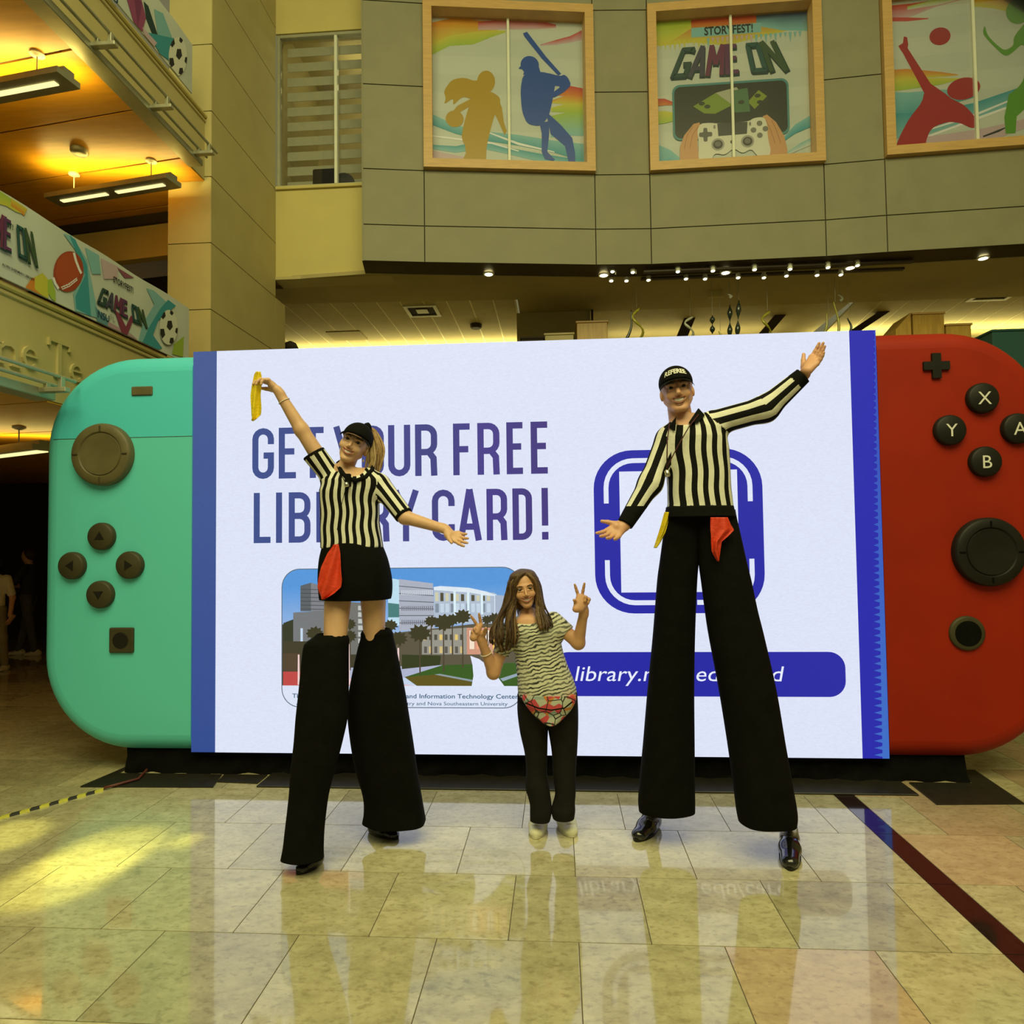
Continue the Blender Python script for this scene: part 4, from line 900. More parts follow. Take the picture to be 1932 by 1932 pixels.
# ================================================================== LAMPS AND SMALL FITTINGS
SLV = Vector((-1, math.tan(math.radians(8.6)) * 1, 0)).normalized()
def pendant(p, q_, z, zc, label, energy, glowx=1.0, gap=True):
    """long housing between p and q, hung from the wooden ceiling zc; lit diffusers below, light thrown up"""
    p, q_ = Vector(p), Vector(q_); d = (q_ - p).normalized(); s_ = Vector((-d.y, d.x, 0)); Ln = (q_ - p).length
    r = empty('pendant_lamp', (p + q_) / 2, label, 'lamp', 'long pendant lamps under the wooden ceilings')
    def bar(t0, t1, hw, za, zb, nm, m_):
        P = [p + d * t0 + s_ * hw, p + d * t1 + s_ * hw, p + d * t1 - s_ * hw, p + d * t0 - s_ * hw]
        MB().prism([(x.x, x.y, za) for x in P], (0, 0, zb - za)).build(nm, m_, r)
    bar(0, Ln, .11, z, z + .05, 'housing', M['alu'])
    bar(0, Ln, .05, z + .05, z + .09, 'spine', M['alu'])
    if gap:
        bar(.12, Ln / 2 - .06, .024, z - .008, z, 'diffuser', M['lamp']); bar(Ln / 2 + .06, Ln - .12, .024, z - .008, z, 'diffuser', M['lamp'])
    else: bar(.05, Ln - .05, .05, z - .008, z, 'diffuser', M['lamp'])
    for t in (.18, .82):
        c = p + d * Ln * t
        MB().tube([(c.x, c.y, z + .08), (c.x, c.y, zc + .005)], .006, 6).build('cable', M['mull'], r)
        MB().lathe([(.055, 0), (.055, .015), (.02, .03)], (c.x, c.y, zc), (0, 0, -1), 16).build('ceiling_rose', M['mull'], r)
    c = (p + q_) / 2
    l = light('pendant_uplight', 'AREA', (c.x, c.y, z + .10), (c.x, c.y, zc), energy, (1, .76, .20), shape='RECTANGLE', size=Ln * .9, size_y=.16)
    l.rotation_euler = Matrix(((d.x, s_.x, 0), (d.y, s_.y, 0), (0, 0, 1))).to_3x3().to_euler() if False else (math.pi, 0, -math.atan2(d.y, d.x))
    l.parent = r; l.matrix_parent_inverse = r.matrix_world.inverted()
    return r
z = 5.44
pendant(at(100, 382, Z=z), at(328, 345, Z=z), z, 5.72, 'long grey pendant lamp with two lit tubes nearest the column', 11)
pendant(at(-190, 212, Z=z), at(130, 152, Z=z), z, 5.72, 'long grey pendant lamp cut by the left edge of the picture, upper ceiling', 16)
z = 2.53
pendant(at(-160, 880, Z=z), at(86, 850, Z=z), z, 2.78, 'long pendant lamp under the lower balcony beside the teal end', 14, gap=False)
def disc(nm, p, r, h, m_, label, cat, group=None):
    return tag(autosmooth(MB().lathe([(r, 0), (r, h * .6), (r * .8, h), (r * .3, h)], p, (0, 0, -1), 20).build(nm, m_), .9), label, cat, group)
disc('ceiling_sensor', at(150, 282, Z=5.72), .085, .05, M['alu'], 'round grey ceiling sensor on the orange wooden ceiling', 'sensor')
disc('smoke_detector', at(898, 612, Z=5.30), .10, .07, M['brown'], 'small round detector on the lit strip ceiling', 'detector')
def vent(px, py, z, s_, label):
    c = at(px, py, Z=z); r = empty('ceiling_vent', c, label, 'vent', 'square ceiling vents')
    for a_, b_ in (((-s_, -s_), (s_, -s_ * .78)), ((-s_, s_ * .78), (s_, s_)), ((-s_, -s_ * .78), (-s_ * .78, s_ * .78)), ((s_ * .78, -s_ * .78), (s_, s_ * .78))):
        MB().box((c.x + a_[0], c.y + a_[1], z - .02), (c.x + b_[0], c.y + b_[1], z - .001)).build('frame', M['mull'], r)
    MB().box((c.x - s_ * .78, c.y - s_ * .78, z - .006), (c.x + s_ * .78, c.y + s_ * .78, z - .001)).build('throat', M['dark'], r)
    MB().box((c.x - s_ * .35, c.y - s_ * .35, z - .018), (c.x + s_ * .35, c.y + s_ * .35, z - .008)).build('centre_plate', M['mull'], r)
vent(797, 586, 5.30, .26, 'square ceiling vent on the left strip ceiling')
vent(1882, 553, 5.30, .30, 'square ceiling vent on the right strip ceiling')
tag(MB().box(at(655, 633, Z=5.30) - Vector((.3, .25, .012)), at(655, 633, Z=5.30) + Vector((.3, .25, -.001))).build('ceiling_hatch', M['olive']), 'dark square hatch in the left strip ceiling', 'hatch')
# recessed downlights and small track spots under the curved wall
ZS = 5.262
for px, py in ((922, 516), (1139, 518), (1369, 513), (1604, 504), (1855, 486)):
    c = at(px, py, Z=ZS); r = empty('downlight', c, 'round recessed downlight in the soffit under the curved wall', 'lamp', 'recessed downlights under the curved wall')
    r['label'] = {922: 'round downlight left of all the track spots', 1139: 'round downlight at the left end of the track spots', 1369: 'round downlight in the middle of the track spots', 1604: 'round downlight at the right end of the track spots', 1855: 'round downlight at the far right of the soffit'}[px]
    MB().lathe([(.075, 0), (.075, .012), (.055, .014)], c, (0, 0, -1), 18).build('ring', M['mull'], r)
    MB().lathe([(.052, 0), (.052, .018), (.02, .022)], c, (0, 0, -1), 18).build('lens', M['bulb'], r)
up = [(250, 105), (333, 108), (517, 105), (660, 102), (830, 97), (975, 95), (1130, 88), (1250, 80)]
lo = [(245, 143), (307, 143), (397, 140), (550, 135), (628, 135), (763, 130), (868, 130), (960, 123), (1085, 120), (1182, 118)]
spots = []
for row, lst in ((0, up), (1, lo)):
    for i_, (cx, cy) in enumerate(lst):
        px, py = 1040 + cx * .4617, 460 + cy * .4612
        Yp = 9.02 if row == 0 else 9.25
        c = at(px, py, Y=Yp); spots.append((c, row))
        ords = ('first', 'second', 'third', 'fourth', 'fifth', 'sixth', 'seventh', 'eighth', 'ninth', 'tenth')[i_]
        r = empty('track_spot', c, '%s small white track spot from the left in the %s row' % (ords, 'upper' if row == 0 else 'lower'), 'lamp', 'track spots under the curved wall')
        MB().lathe([(.030, -.045), (.034, -.04), (.034, .03), (.028, .035)], c, (0, -.25, -1), 12).build('can', M['mull'], r)
        MB().lathe([(.026, .034), (.026, .038), (.01, .04)], c, (0, -.25, -1), 12).build('lens', M['bulb'], r)
        MB().tube([c + Vector((.035, .02, .0)), c + Vector((.045, .02, .06)), (c.x + .045, c.y + .02, ZS - .031)], .009, 6).build('arm', M['mull'], r)
tag(MB().bbox((1.2, 9.0, ZS - .03), (4.7, 9.07, ZS - .001), .006).build('track', M['brown']), 'dark lighting track carrying the upper row of spots', 'track', 'lighting tracks')
tag(MB().bbox((1.2, 9.24, ZS - .03), (4.7, 9.31, ZS - .001), .006).build('track', M['brown']), 'dark lighting track carrying the lower row of spots', 'track', 'lighting tracks')
# beige sign box, cabinets on the gallery
c = at(1350, 553, Y=9.9)
sb = empty('sign_box', c, 'small beige box sign hanging from the soffit', 'sign'); MB().bbox(c - Vector((.11, .03, .065)), c + Vector((.11, .03, .065)), .008).build('case', M['beige'], sb); MB().tube([c + Vector((0, 0, .06)), (c.x, c.y, ZS)], .01, 6).build('stem', M['alu'], sb)
def cabinet(px0, px1, py, Y_, label, dpt=.5, m_=None, zb=3.4):
    a_, b_ = at(px0, py, Y=Y_), at(px1, py, Y=Y_)
    r = empty('cabinet', ((a_.x + b_.x) / 2, Y_, zb), label, 'cabinet', 'cabinets on the gallery')
    MB().bbox((a_.x, Y_, zb), (b_.x, Y_ + dpt, a_.z - .03), .006).build('body', m_ or M['wood_box'], r); MB().bbox((a_.x - .015, Y_ - .015, a_.z - .03), (b_.x + .015, Y_ + dpt, a_.z), .005).build('top', m_ or M['wood_frame'], r)
cabinet(1088, 1146, 606, 9.9, 'maple cabinet top showing above the screen near the middle')
cabinet(1722, 1781, 590, 9.9, 'maple cabinet top showing above the red end, the taller block')
cabinet(1785, 1832, 611, 9.9, 'low maple cabinet top beside the taller block above the red end')
cabinet(1028, 1082, 629, 9.8, 'pale box top left of the maple cabinet above the screen', m_=M['ceil'])
cabinet(983, 1026, 636, 9.8, 'dark box top left of the pale box above the screen', m_=M['dark'])
cabinet(1872, 1990, 622, 9.6, 'dark teal board top showing above the outer corner of the red end', m_=mat('dark teal board', (.02, .09, .085), .6))
c0 = at(1690, 622, Y=9.88); c1 = at(1718, 590, Y=9.88)
tag(MB().prism([(c0.x, 9.88, 3.4), (c1.x, 9.88, 3.4), (c1.x, 9.88, c1.z), (c0.x, 9.88, c0.z)], (0, .5, 0)).build('stair_panel', M['wood_box']), 'sloping maple panel left of the taller cabinet block', 'panel')
c = at(548, 654, Y=9.6); pb = MB().lathe([(.02, 0), (.10, .04), (.12, .10), (.08, .17), (.02, .20)], c - Vector((0, 0, .12)), (0, 0, 1), 16).build('dark_globe', M['dark']); tag(pb, 'small dark round globe above the left end of the screen', 'globe'); MB().tube([(c.x, c.y, 3.4), (c.x, c.y, c.z - .1)], .02, 8).build('stand', M['dark'], pb)
# slanting dark beams inside the recess
for p0, p1, lb in (((1285, 640), (1312, 575), 'dark slanting strut in the gallery recess, left one'), ((1440, 632), (1476, 590), 'dark slanting strut in the gallery recess, middle one'), ((1590, 640), (1650, 600), 'dark slanting strut in the gallery recess, right one')):
    a_, b_ = at(*p0, Y=11.2), at(*p1, Y=11.2); a_ = a_ + (a_ - b_) * 2.2
    if b_.z < 5.29: b_ = a_ + (b_ - a_) * ((5.295 - a_.z) / (b_.z - a_.z))
    tag(MB().prism([a_ + Vector((-.09, 0, 0)), a_ + Vector((.09, 0, 0)), b_ + Vector((.09, 0, 0)), b_ + Vector((-.09, 0, 0))], (0, .12, 0)).build('strut', M['brown']), lb, 'strut', 'slanting struts in the gallery recess')
tag(MB().box((.575, 10.5, 3.4), (.605, 10.56, 5.262)).build('black_post', M['dark']), 'thin black post at the left of the gallery recess', 'post')
# hanging glass sculptures
M['glass_y'] = mat('yellow green glass', (.34, .32, .03), .15, .2, 20, coat=.5); M['glass_d'] = mat('dark green glass', (.018, .03, .022), .15, .2, 20, coat=.5); M['glass_w'] = mat('pale glass', (.50, .52, .42), .15, .1, 20, coat=.5)
rs = random.Random(11)
def sculpt(px, y0, y1, m_, kind, label, ln=0):
    sculpt.n = getattr(sculpt, 'n', 0) + 1; Ys = 9.50 + .16 * (sculpt.n % 2); a_, b_ = at(px, y1, Y=Ys), at(px + ln, y0, Y=Ys); pts = []; rad = []; n = 14
    for k in range(n + 1):
        t = k / n; p = a_.lerp(b_, t)
        if kind == 'curl': p = p + Vector((.07 * math.sin(t * 7), .05 * math.cos(t * 6), 0)); rr = .008 + .012 * abs(math.sin(t * 9))
        elif kind == 'leaf': rr = .005 + .034 * math.sin(min(1, max(0, (t * 2) % 1)) * math.pi) ** 2
        else: p = p + Vector((.03 * math.sin(t * 4), 0, 0)); rr = .007 + .016 * (1 - t)
        pts.append(p); rad.append(rr)
    r = empty('glass_sculpture', a_, label, 'sculpture', 'hanging glass sculptures above the screen')
    MB().tube(pts, rad, 10).build('stem', m_, r, True); MB().tube([b_, (b_.x, b_.y, ZS)], .003, 5).build('wire', M['alu'], r)
for a_ in ((1182, 585, 640, 'glass_d', 'x', 'leftmost dark ladder-like glass stem above the screen', 12), (1205, 580, 640, 'glass_y', 'curl', 'yellow curled glass stem right of the leftmost dark stem', -4), (1298, 596, 640, 'glass_w', 'curl', 'pale hooked glass stem left of the leaf shaped ones', 4), (1344, 595, 630, 'glass_d', 'leaf', 'smallest dark leaf shaped glass stem', 0), (1377, 575, 640, 'glass_d', 'leaf', 'dark leaf shaped glass stem beside the tallest one', 0), (1391, 566, 640, 'glass_d', 'leaf', 'tallest dark leaf shaped glass stem', 3), (1353, 625, 640, 'glass_y', 'x', 'lowest stub of yellow glass left of the leaf shaped stems', 6), (1443, 586, 640, 'glass_y', 'curl', 'yellow curled glass stem with a loop in the middle', 5), (1549, 590, 640, 'glass_y', 'x', 'yellow green glass stem leaning right', 14), (1580, 570, 640, 'glass_y', 'x', 'tall yellow green glass stem at the right', -4), (1602, 600, 630, 'glass_d', 'x', 'thin dark glass stem rightmost of the sculptures', 0), (1376, 555, 562, 'glass_w', 'x', 'tiny pale glass drop high above the leaf shaped stems', 0), (1585, 556, 568, 'glass_w', 'x', 'tiny pale glass drop high above the tall right stem', 0)):
    sculpt(a_[0], a_[1], a_[2], M[a_[3]], a_[4], a_[5], a_[6])
# striped cable and its lead on the floor
tp = [at(-40, 1556, Z=.0), at(0, 1545, Z=0), at(100, 1518, Z=0), at(196, 1491, Z=0)]
cb = empty('striped_cable', tp[1], 'yellow and black striped floor cable running to the display', 'cable')
n = 13; L0 = tp[0]; L1 = tp[-1]
M['tape_y'] = mat('yellow tape', (.55, .52, .05), .5, .1, 30); M['tape_k'] = mat('black tape', (.02, .02, .015), .5, .1, 30)
for k in range(n):
    a_ = L0.lerp(L1, k / n); b_ = L0.lerp(L1, (k + 1) / n)
    dd = (b_ - a_); nn = Vector((-dd.y, dd.x, 0)).normalized() * .016; up_ = Vector((0, 0, .014)); sk_ = dd * .16
    V = [a_ - nn - sk_, a_ + nn + sk_, b_ + nn + sk_, b_ - nn - sk_]; V = V + [v * 1 + up_ - (nn * .4 if i in (1, 2) else -nn * .4) for i, v in enumerate(V)]
    mesh('band', V, [(3, 2, 1, 0), (4, 5, 6, 7), (0, 1, 5, 4), (1, 2, 6, 5), (2, 3, 7, 6), (3, 0, 4, 7)], M['tape_y'] if k % 2 == 0 else M['tape_k'], cb)
MB().tube([L1 + Vector((0, 0, .016)), L1 + Vector((.06, .05, .022)), L1 + Vector((.14, .16, .022)), L1 + Vector((.09, .34, .022)), L1 + Vector((.02, .42, .03))], .009, 8).build('lead', mat('red brown lead', (.12, .03, .02), .5), cb, True)
# warm pools of light on the floor at the left
GY = (1.0, .96, .22)
def pool(px, py, e, ang, blend=.6, frm=(-3.0, -1.5, 6.5)):
    t = at(px, py, Z=0); light('floor_spot', 'SPOT', frm, t, e, GY, spot_size=math.radians(ang), spot_blend=blend, shadow_soft_size=.05)
pool(8, 1578, 2300, 3.6, .6, (-3.2, .2, 7)); pool(195, 1608, 4200, 4.2, .6, (-3.4, -1.4, 7)); pool(120, 1652, 3600, 4.4, .5, (-3.4, -1.4, 7)); pool(348, 1587, 2200, 1.7, .9, (-2.2, .6, 7))
# ================================================================== PEOPLE: smooth solid modelling on a grid
A3 = lambda v: np.array([v[0], v[1], v[2]], dtype=np.float64)
def unit(v): v = A3(v); return v / (np.linalg.norm(v) + 1e-12)
class Prim:
    def __init__(s, fn, lo, hi, k=.02, op=1, cuts=()): s.fn, s.lo, s.hi, s.k, s.op, s.cuts = fn, A3(lo), A3(hi), k, op, cuts
    def ev(s, X, Y, Z):
        d = s.fn(X, Y, Z)
        for p, n in s.cuts: d = np.maximum(d, (X - p[0]) * n[0] + (Y - p[1]) * n[1] + (Z - p[2]) * n[2])
        return d
def rc(a, b, r1, r2=None, k=.02, fl=None, cuts=(), op=1):
    """tapered capsule; fl = (axis, factor) squashes it along an axis"""
    a, b = A3(a), A3(b); r2 = r1 if r2 is None else r2; ab = b - a; L2 = max(1e-9, ab @ ab)
    def fn(X, Y, Z):
        px, py, pz = X - a[0], Y - a[1], Z - a[2]
        if fl is not None:
            n, f = unit(fl[0]), fl[1]; ex = (px * n[0] + py * n[1] + pz * n[2]); g = ex * (1 / f - 1); px, py, pz = px + n[0] * g, py + n[1] * g, pz + n[2] * g
        t = np.clip((px * ab[0] + py * ab[1] + pz * ab[2]) / L2, 0, 1)
        d = np.sqrt((px - ab[0] * t) ** 2 + (py - ab[1] * t) ** 2 + (pz - ab[2] * t) ** 2) - (r1 + (r2 - r1) * t)
        return d * (fl[1] if fl is not None else 1)
    R = max(r1, r2); return Prim(fn, np.minimum(a, b) - R, np.maximum(a, b) + R, k, op, cuts)
def el(c, r, k=.02, op=1, rot=None, cuts=()):
    c, r = A3(c), A3(r); Rm = np.eye(3) if rot is None else np.array(rot)
    def fn(X, Y, Z):
        px, py, pz = X - c[0], Y - c[1], Z - c[2]
        q = [Rm[0][i] * px + Rm[1][i] * py + Rm[2][i] * pz for i in range(3)]
        k0 = np.sqrt((q[0] / r[0]) ** 2 + (q[1] / r[1]) ** 2 + (q[2] / r[2]) ** 2); k1 = np.sqrt((q[0] / r[0] ** 2) ** 2 + (q[1] / r[1] ** 2) ** 2 + (q[2] / r[2] ** 2) ** 2)
        return k0 * (k0 - 1) / np.maximum(k1, 1e-6)
    R = r.max(); return Prim(fn, c - R, c + R, k, op, cuts)
def loftp(st, k=.02, n=2.4, wave=None, cuts=(), grow=0):
    """upright solid through stations (z, cx, cy, a, b)"""
    st = np.array(sorted([tuple(s_) for s_ in st])); z = st[:, 0]
    def fn(X, Y, Z):
        zz = np.clip(Z, z[0], z[-1]); g = lambda i: np.interp(zz, z, st[:, i])
        a, b = g(3) + grow, g(4) + grow; x, y = (X - g(1)), (Y - g(2))
        if wave is not None: f = 1 + wave(np.arctan2(x, -y), zz); a, b = a * f, b * f
        q = (np.abs(x / a) ** n + np.abs(y / b) ** n) ** (1 / n)
        return np.maximum((q - 1) * np.minimum(a, b), np.maximum(z[0] - Z, Z - z[-1]))
    m = st[:, 3].max() + grow, st[:, 4].max() + grow
    return Prim(fn, (st[:, 1].min() - m[0] * 1.1, st[:, 2].min() - m[1] * 1.1, z[0]), (st[:, 1].max() + m[0] * 1.1, st[:, 2].max() + m[1] * 1.1, z[-1]), k, 1, cuts)
def solid(prims, res):
    """surface of the blended prims as vertices and quads"""
    pos = [p for p in prims if p.op > 0]; lo = np.min([p.lo for p in pos], 0) - 4 * res; hi = np.max([p.hi for p in pos], 0) + 4 * res
    n = np.ceil((hi - lo) / res).astype(int) + 1; D = np.full(n, .2, dtype=np.float32); ax = [lo[i] + res * np.arange(n[i]) for i in range(3)]
    for p in prims:
        mg = p.k + 3 * res; i0 = np.clip(((p.lo - mg - lo) / res).astype(int), 0, n); i1 = np.clip(((p.hi + mg - lo) / res).astype(int) + 2, 0, n)
        if (i1 <= i0).any(): continue
        sl = tuple(slice(a, b) for a, b in zip(i0, i1)); X, Y, Z = ax[0][sl[0]][:, None, None], ax[1][sl[1]][None, :, None], ax[2][sl[2]][None, None, :]
        d = p.ev(X, Y, Z).astype(np.float32); o = D[sl]
        if p.op < 0: d = -d; h = np.maximum(p.k - np.abs(o - d), 0) / p.k; D[sl] = np.maximum(o, d) + h * h * p.k / 4
        else: h = np.maximum(p.k - np.abs(o - d), 0) / p.k; D[sl] = np.minimum(o, d) - h * h * p.k / 4
    S = D < 0; c = np.zeros(n - 1, dtype=np.uint8)
    for a in (0, 1):
        for b in (0, 1):
            for e in (0, 1): c += S[a:n[0] - 1 + a, b:n[1] - 1 + b, e:n[2] - 1 + e]
    I = np.argwhere((c > 0) & (c < 8)); vid = np.full(n - 1, -1, dtype=np.int64); vid[tuple(I.T)] = np.arange(len(I))
    cor = [(a, b, e) for a in (0, 1) for b in (0, 1) for e in (0, 1)]
    val = {q: D[I[:, 0] + q[0], I[:, 1] + q[1], I[:, 2] + q[2]] for q in cor}; P = np.zeros((len(I), 3)); cnt = np.zeros(len(I))
    for q in cor:
        for axi in range(3):
            if q[axi] == 0:
                q2 = list(q); q2[axi] = 1; v1, v2 = val[q], val[tuple(q2)]; m = (v1 < 0) != (v2 < 0); t = np.where(m, v1 / np.where(m, v1 - v2, 1), 0)
                for i in range(3): P[:, i] += m * (q[i] + (t if i == axi else 0))
                cnt += m
    V = lo + (I + P / np.maximum(cnt, 1)[:, None]) * res
    Q = []
    for axi in range(3):
        b_, c_ = (axi + 1) % 3, (axi + 2) % 3
        s0 = [slice(None)] * 3; s1 = [slice(None)] * 3; s0[axi] = slice(0, -1); s1[axi] = slice(1, None)
        A_, B_ = S[tuple(s0)], S[tuple(s1)]; E = np.argwhere(A_ != B_); E = E[(E[:, b_] > 0) & (E[:, c_] > 0) & (E[:, b_] < n[b_] - 1) & (E[:, c_] < n[c_] - 1)]
        fl = A_[tuple(E.T)]
        def cell(db, dc): J_ = E.copy(); J_[:, b_] += db; J_[:, c_] += dc; return vid[tuple(J_.T)]
        q = np.stack([cell(-1, -1), cell(0, -1), cell(0, 0), cell(-1, 0)], 1); q[~fl] = q[~fl][:, ::-1]; Q.append(q)
    return V, np.concatenate(Q)
def join(parts):
    V, Q, n = [], [], 0
    for v, q in parts: V.append(v); Q.append(q + n); n += len(v)
    return np.concatenate(V), np.concatenate(Q)
def npmesh(name, V, Q, mats, parent=None, fm=None):
    me = bpy.data.meshes.new(name); k = Q.shape[1]
    me.vertices.add(len(V)); me.vertices.foreach_set('co', np.asarray(V, dtype=np.float32).ravel())
    me.loops.add(Q.size); me.loops.foreach_set('vertex_index', Q.astype(np.int32).ravel())
    me.polygons.add(len(Q)); me.polygons.foreach_set('loop_start', np.arange(0, Q.size, k, dtype=np.int32))
    for m_ in (mats if isinstance(mats, (list, tuple)) else [mats]): me.materials.append(m_)
    if fm is not None: me.polygons.foreach_set('material_index', np.asarray(fm, dtype=np.int32))
    me.polygons.foreach_set('use_smooth', np.ones(len(Q), dtype=bool)); me.update(calc_edges=True); me.validate()
    return link(name, me, parent)
def xf(Mx, V): Mx = np.array(Mx); return np.asarray(V) @ Mx[:3, :3].T + Mx[:3, 3]

# ---------- hands
def rotv(v, axis, ang):
    v, a = A3(v), unit(axis); return v * math.cos(ang) + np.cross(a, v) * math.sin(ang) + a * (a @ v) * (1 - math.cos(ang))
def hand(wr, d, n, side, S=1.0, curl=((10, 15, 10),) * 4, spread=(8, 2, -4, -10), thumb=(38, 12), tc=0):
    """wr wrist, d towards the fingers, n the way the palm faces, side = +1/-1 where the thumb sits along d x n"""
    d = unit(d); n = unit(A3(n) - d * (A3(n) @ d)); s = np.cross(d, n) * side; wr = A3(wr); P = []
    kn = [wr + d * (.088 - .004 * i * i * .6) * S + s * w_ * S for i, w_ in enumerate((.031, .0105, -.0095, -.0285))]
    for q in kn: P.append(rc(wr + d * .012 * S + (q - wr - d * (q - wr) @ d) * .45, q, .0155 * S, .0120 * S, .014, (n, .86)))
    P.append(rc(wr - d * .02, wr + d * .02 * S, .024 * S, .022 * S, .02, (n, .75)))
    P.append(el(wr + d * .038 * S + s * .020 * S + n * .006, (.017 * S, .017 * S, .017 * S), .016))
    L = (.070, .078, .073, .057)
    for i in range(4):
        a_ = math.radians(spread[i]); dr = unit(d * math.cos(a_) + s * math.sin(a_)); ax = np.cross(dr, n); p = kn[i]
        for j, f in enumerate((.44, .30, .26)):
            dr = rotv(dr, ax, math.radians(curl[i][j])); q = p + dr * L[i] * f * S; r_ = (.0098, .0088, .0078, .0066)
            P.append(rc(p, q, r_[j] * S, r_[j + 1] * S, .005)); p = q
    b = wr + d * .03 * S + s * .028 * S + n * .006; t = rotv(d, n, math.radians(thumb[0]) * side * -1) if side < 0 else rotv(d, n, -math.radians(thumb[0]))
    if (t @ s) < 0: t = t - 2 * s * (t @ s)
    t = unit(t + n * tc); q = b + t * .040 * S; P.append(rc(b, q, .0135 * S, .0105 * S, .010)); t2 = unit(t + d * math.sin(math.radians(thumb[1])) * 1.0 + n * tc * .6); P.append(rc(q, q + t2 * .030 * S, .0105 * S, .0080 * S, .005))
    return P

# ---------- heads, modelled facing -Y with the eyes on z = 0
MW = .031                                                       # half width of the smiling mouth
def mouth_arc(u, smile): return -.0905 + .020 * u * u, -.0645 + .012 * smile * u * u
def head_solid(male=False, smile=1.0, jaw=1.0, open_=1.0, eye=1.0):
    w_ = 1.07 if male else 1.0; fw = .062 if male else .0560
    P = [el((0, .018, .036), (.074 * w_, .094, .083), .02), el((0, -.018, -.026), (fw, .071, .078), .03),
         el((0, -.066, -.100 * jaw), (.024 * w_ if male else .018, .018, .016), .022)]
    for s in (-1, 1):
        P += [rc((s * (.052 * w_ if male else .047), .008, -.046), (s * (.022 if male else .015), -.056, -.097 * jaw), .016, .014, .02), el((s * .036, -.064, -.034), (.022, .017, .019), .02),
              el((s * .0725 * w_, .018, -.012), (.008, .015, .027), .008, rot=((1, 0, 0), (0, .96, .28), (0, -.28, .96))), rc((s * .012, -.081, .019), (s * .046, -.069, .020), .008, .006, .014)]
    P += [rc((0, -.084, .004), (0, -.104 if not male else -.109, -.032), .0055 if not male else .0075, .0082 if not male else .0115, .012)]
    for s in (-1, 1): P += [el((s * (.0098 if not male else .0115), -.092, -.038), (.0070, .0095, .0062), .007)]
    P += [rc((0, .034, -.055), (0, .046, -.18), .043 if not male else .056, .046 if not male else .060, .018)]
    for s in (-1, 1): P.append(el((s * .0305, -.090, .0005), (.0150, .016, .0054 * eye), .005, -1))
    for s in (-1, 1): P.append(rc((s * .017, -.0845, -.0075), (s * .043, -.079, -.0065), .0035, .0030, .006))
    n = 11
    for i in range(n):                                              # open smile
        u = -.92 + 1.84 * i / (n - 1); y, z = mouth_arc(u, smile); P.append(el((u * MW, y - .003, z), (.0062, .013, .0002 + .0074 * open_ * (1 - u * u) ** .6), .003, -1))
    for i in range(12):
        def q(u, sg): y, z = mouth_arc(u, smile); return (u * MW, y + .001, z + sg * (.0008 + .0090 * open_ * max(0, 1 - u * u) ** .6))
        u0, u1 = -1 + i / 6, -1 + (i + 1) / 6
        P.append(rc(q(u0, 1), q(u1, 1), .0026, .0026, .004)); P.append(rc(q(u0, -1), q(u1, -1), .0033, .0033, .004))
    return P
def lip_mask(C, smile=1.0, open_=1.0):
    u = np.clip(C[:, 0] / MW, -1.2, 1.2); e = np.maximum(0, 1 - u * u) ** .6; zc = -.0645 + .012 * smile * u * u; yc = -.0905 + .020 * u * u; dz = C[:, 2] - zc
    lip = (C[:, 1] < yc + .02) & (np.abs(u) < 1.02) & (dz < .0010 + .0122 * open_ * e) & (dz > -.0010 - .0132 * open_ * e)
    inner = lip & (np.abs(dz) < .0074 * open_ * e) & (C[:, 1] > yc + .0015)
    return lip, inner
def head_extras(Mx, parent, m_iris, m_brow, smile=1.0, open_=1.0, brow_r=.0032, gaze=(0, -1, 0), lash=1.0):
    g = unit(gaze)
    for s in (-1, 1):
        V = []; Fc = []; nu, nv = 16, 12; c = A3((s * .0305, -.0745, .0005))
        for i in range(nv + 1):
            for j in range(nu): ph, th = math.pi * i / nv, 2 * math.pi * j / nu; V.append(c + .0118 * A3((math.sin(ph) * math.cos(th), -math.cos(ph), math.sin(ph) * math.sin(th))))
        for i in range(nv):
            for j in range(nu): Fc.append((i * nu + j, i * nu + (j + 1) % nu, (i + 1) * nu + (j + 1) % nu, (i + 1) * nu + j))
        fm = [1 if (unit(np.mean([V[k] for k in f], 0) - c) @ g) > .72 else 0 for f in Fc]
        mesh('eye', xf(Mx, V), Fc, [M['eye_white'], m_iris], parent, True, fm)
        pts = [(s * (.0135 + .035 * t), -.0900 + .012 * t * t, .0178 + .0052 * math.sin(t * 2.5)) for t in (0, .25, .5, .75, 1)]
        b = MB(); b.tube([Vector(xf(Mx, [p])[0]) for p in pts], [brow_r * .8, brow_r, brow_r, brow_r * .8, brow_r * .4], 6); b.build('eyebrow', m_brow, parent, True)
        pts = [(s * (.0165 + .0290 * t), -.0850 + .0040 * (2 * t - 1) ** 2 + .004 * t, .0012 + .0046 * math.sin(t * math.pi)) for t in (0, .25, .5, .75, 1)]
        b = MB(); b.tube([Vector(xf(Mx, [p])[0]) for p in pts], [.0006 * lash, .0013 * lash, .0016 * lash, .0015 * lash, .0008 * lash], 5); b.build('eyelashes', M['lash'], parent, True)
    V = []; Fc = []
    for i in range(13):
        u = -.86 + 1.72 * i / 12; y, z = mouth_arc(u, smile); e = max(0, 1 - u * u) ** .6; y += .0045
        V += [xf(Mx, [(u * MW, y, z + .0085 * open_ * e)])[0], xf(Mx, [(u * MW, y, z - .0042 * open_ * e)])[0]]
    for i in range(12): Fc.append((2 * i, 2 * i + 2, 2 * i + 3, 2 * i + 1))
    mesh('teeth', V, Fc, M['teeth'], parent, True)
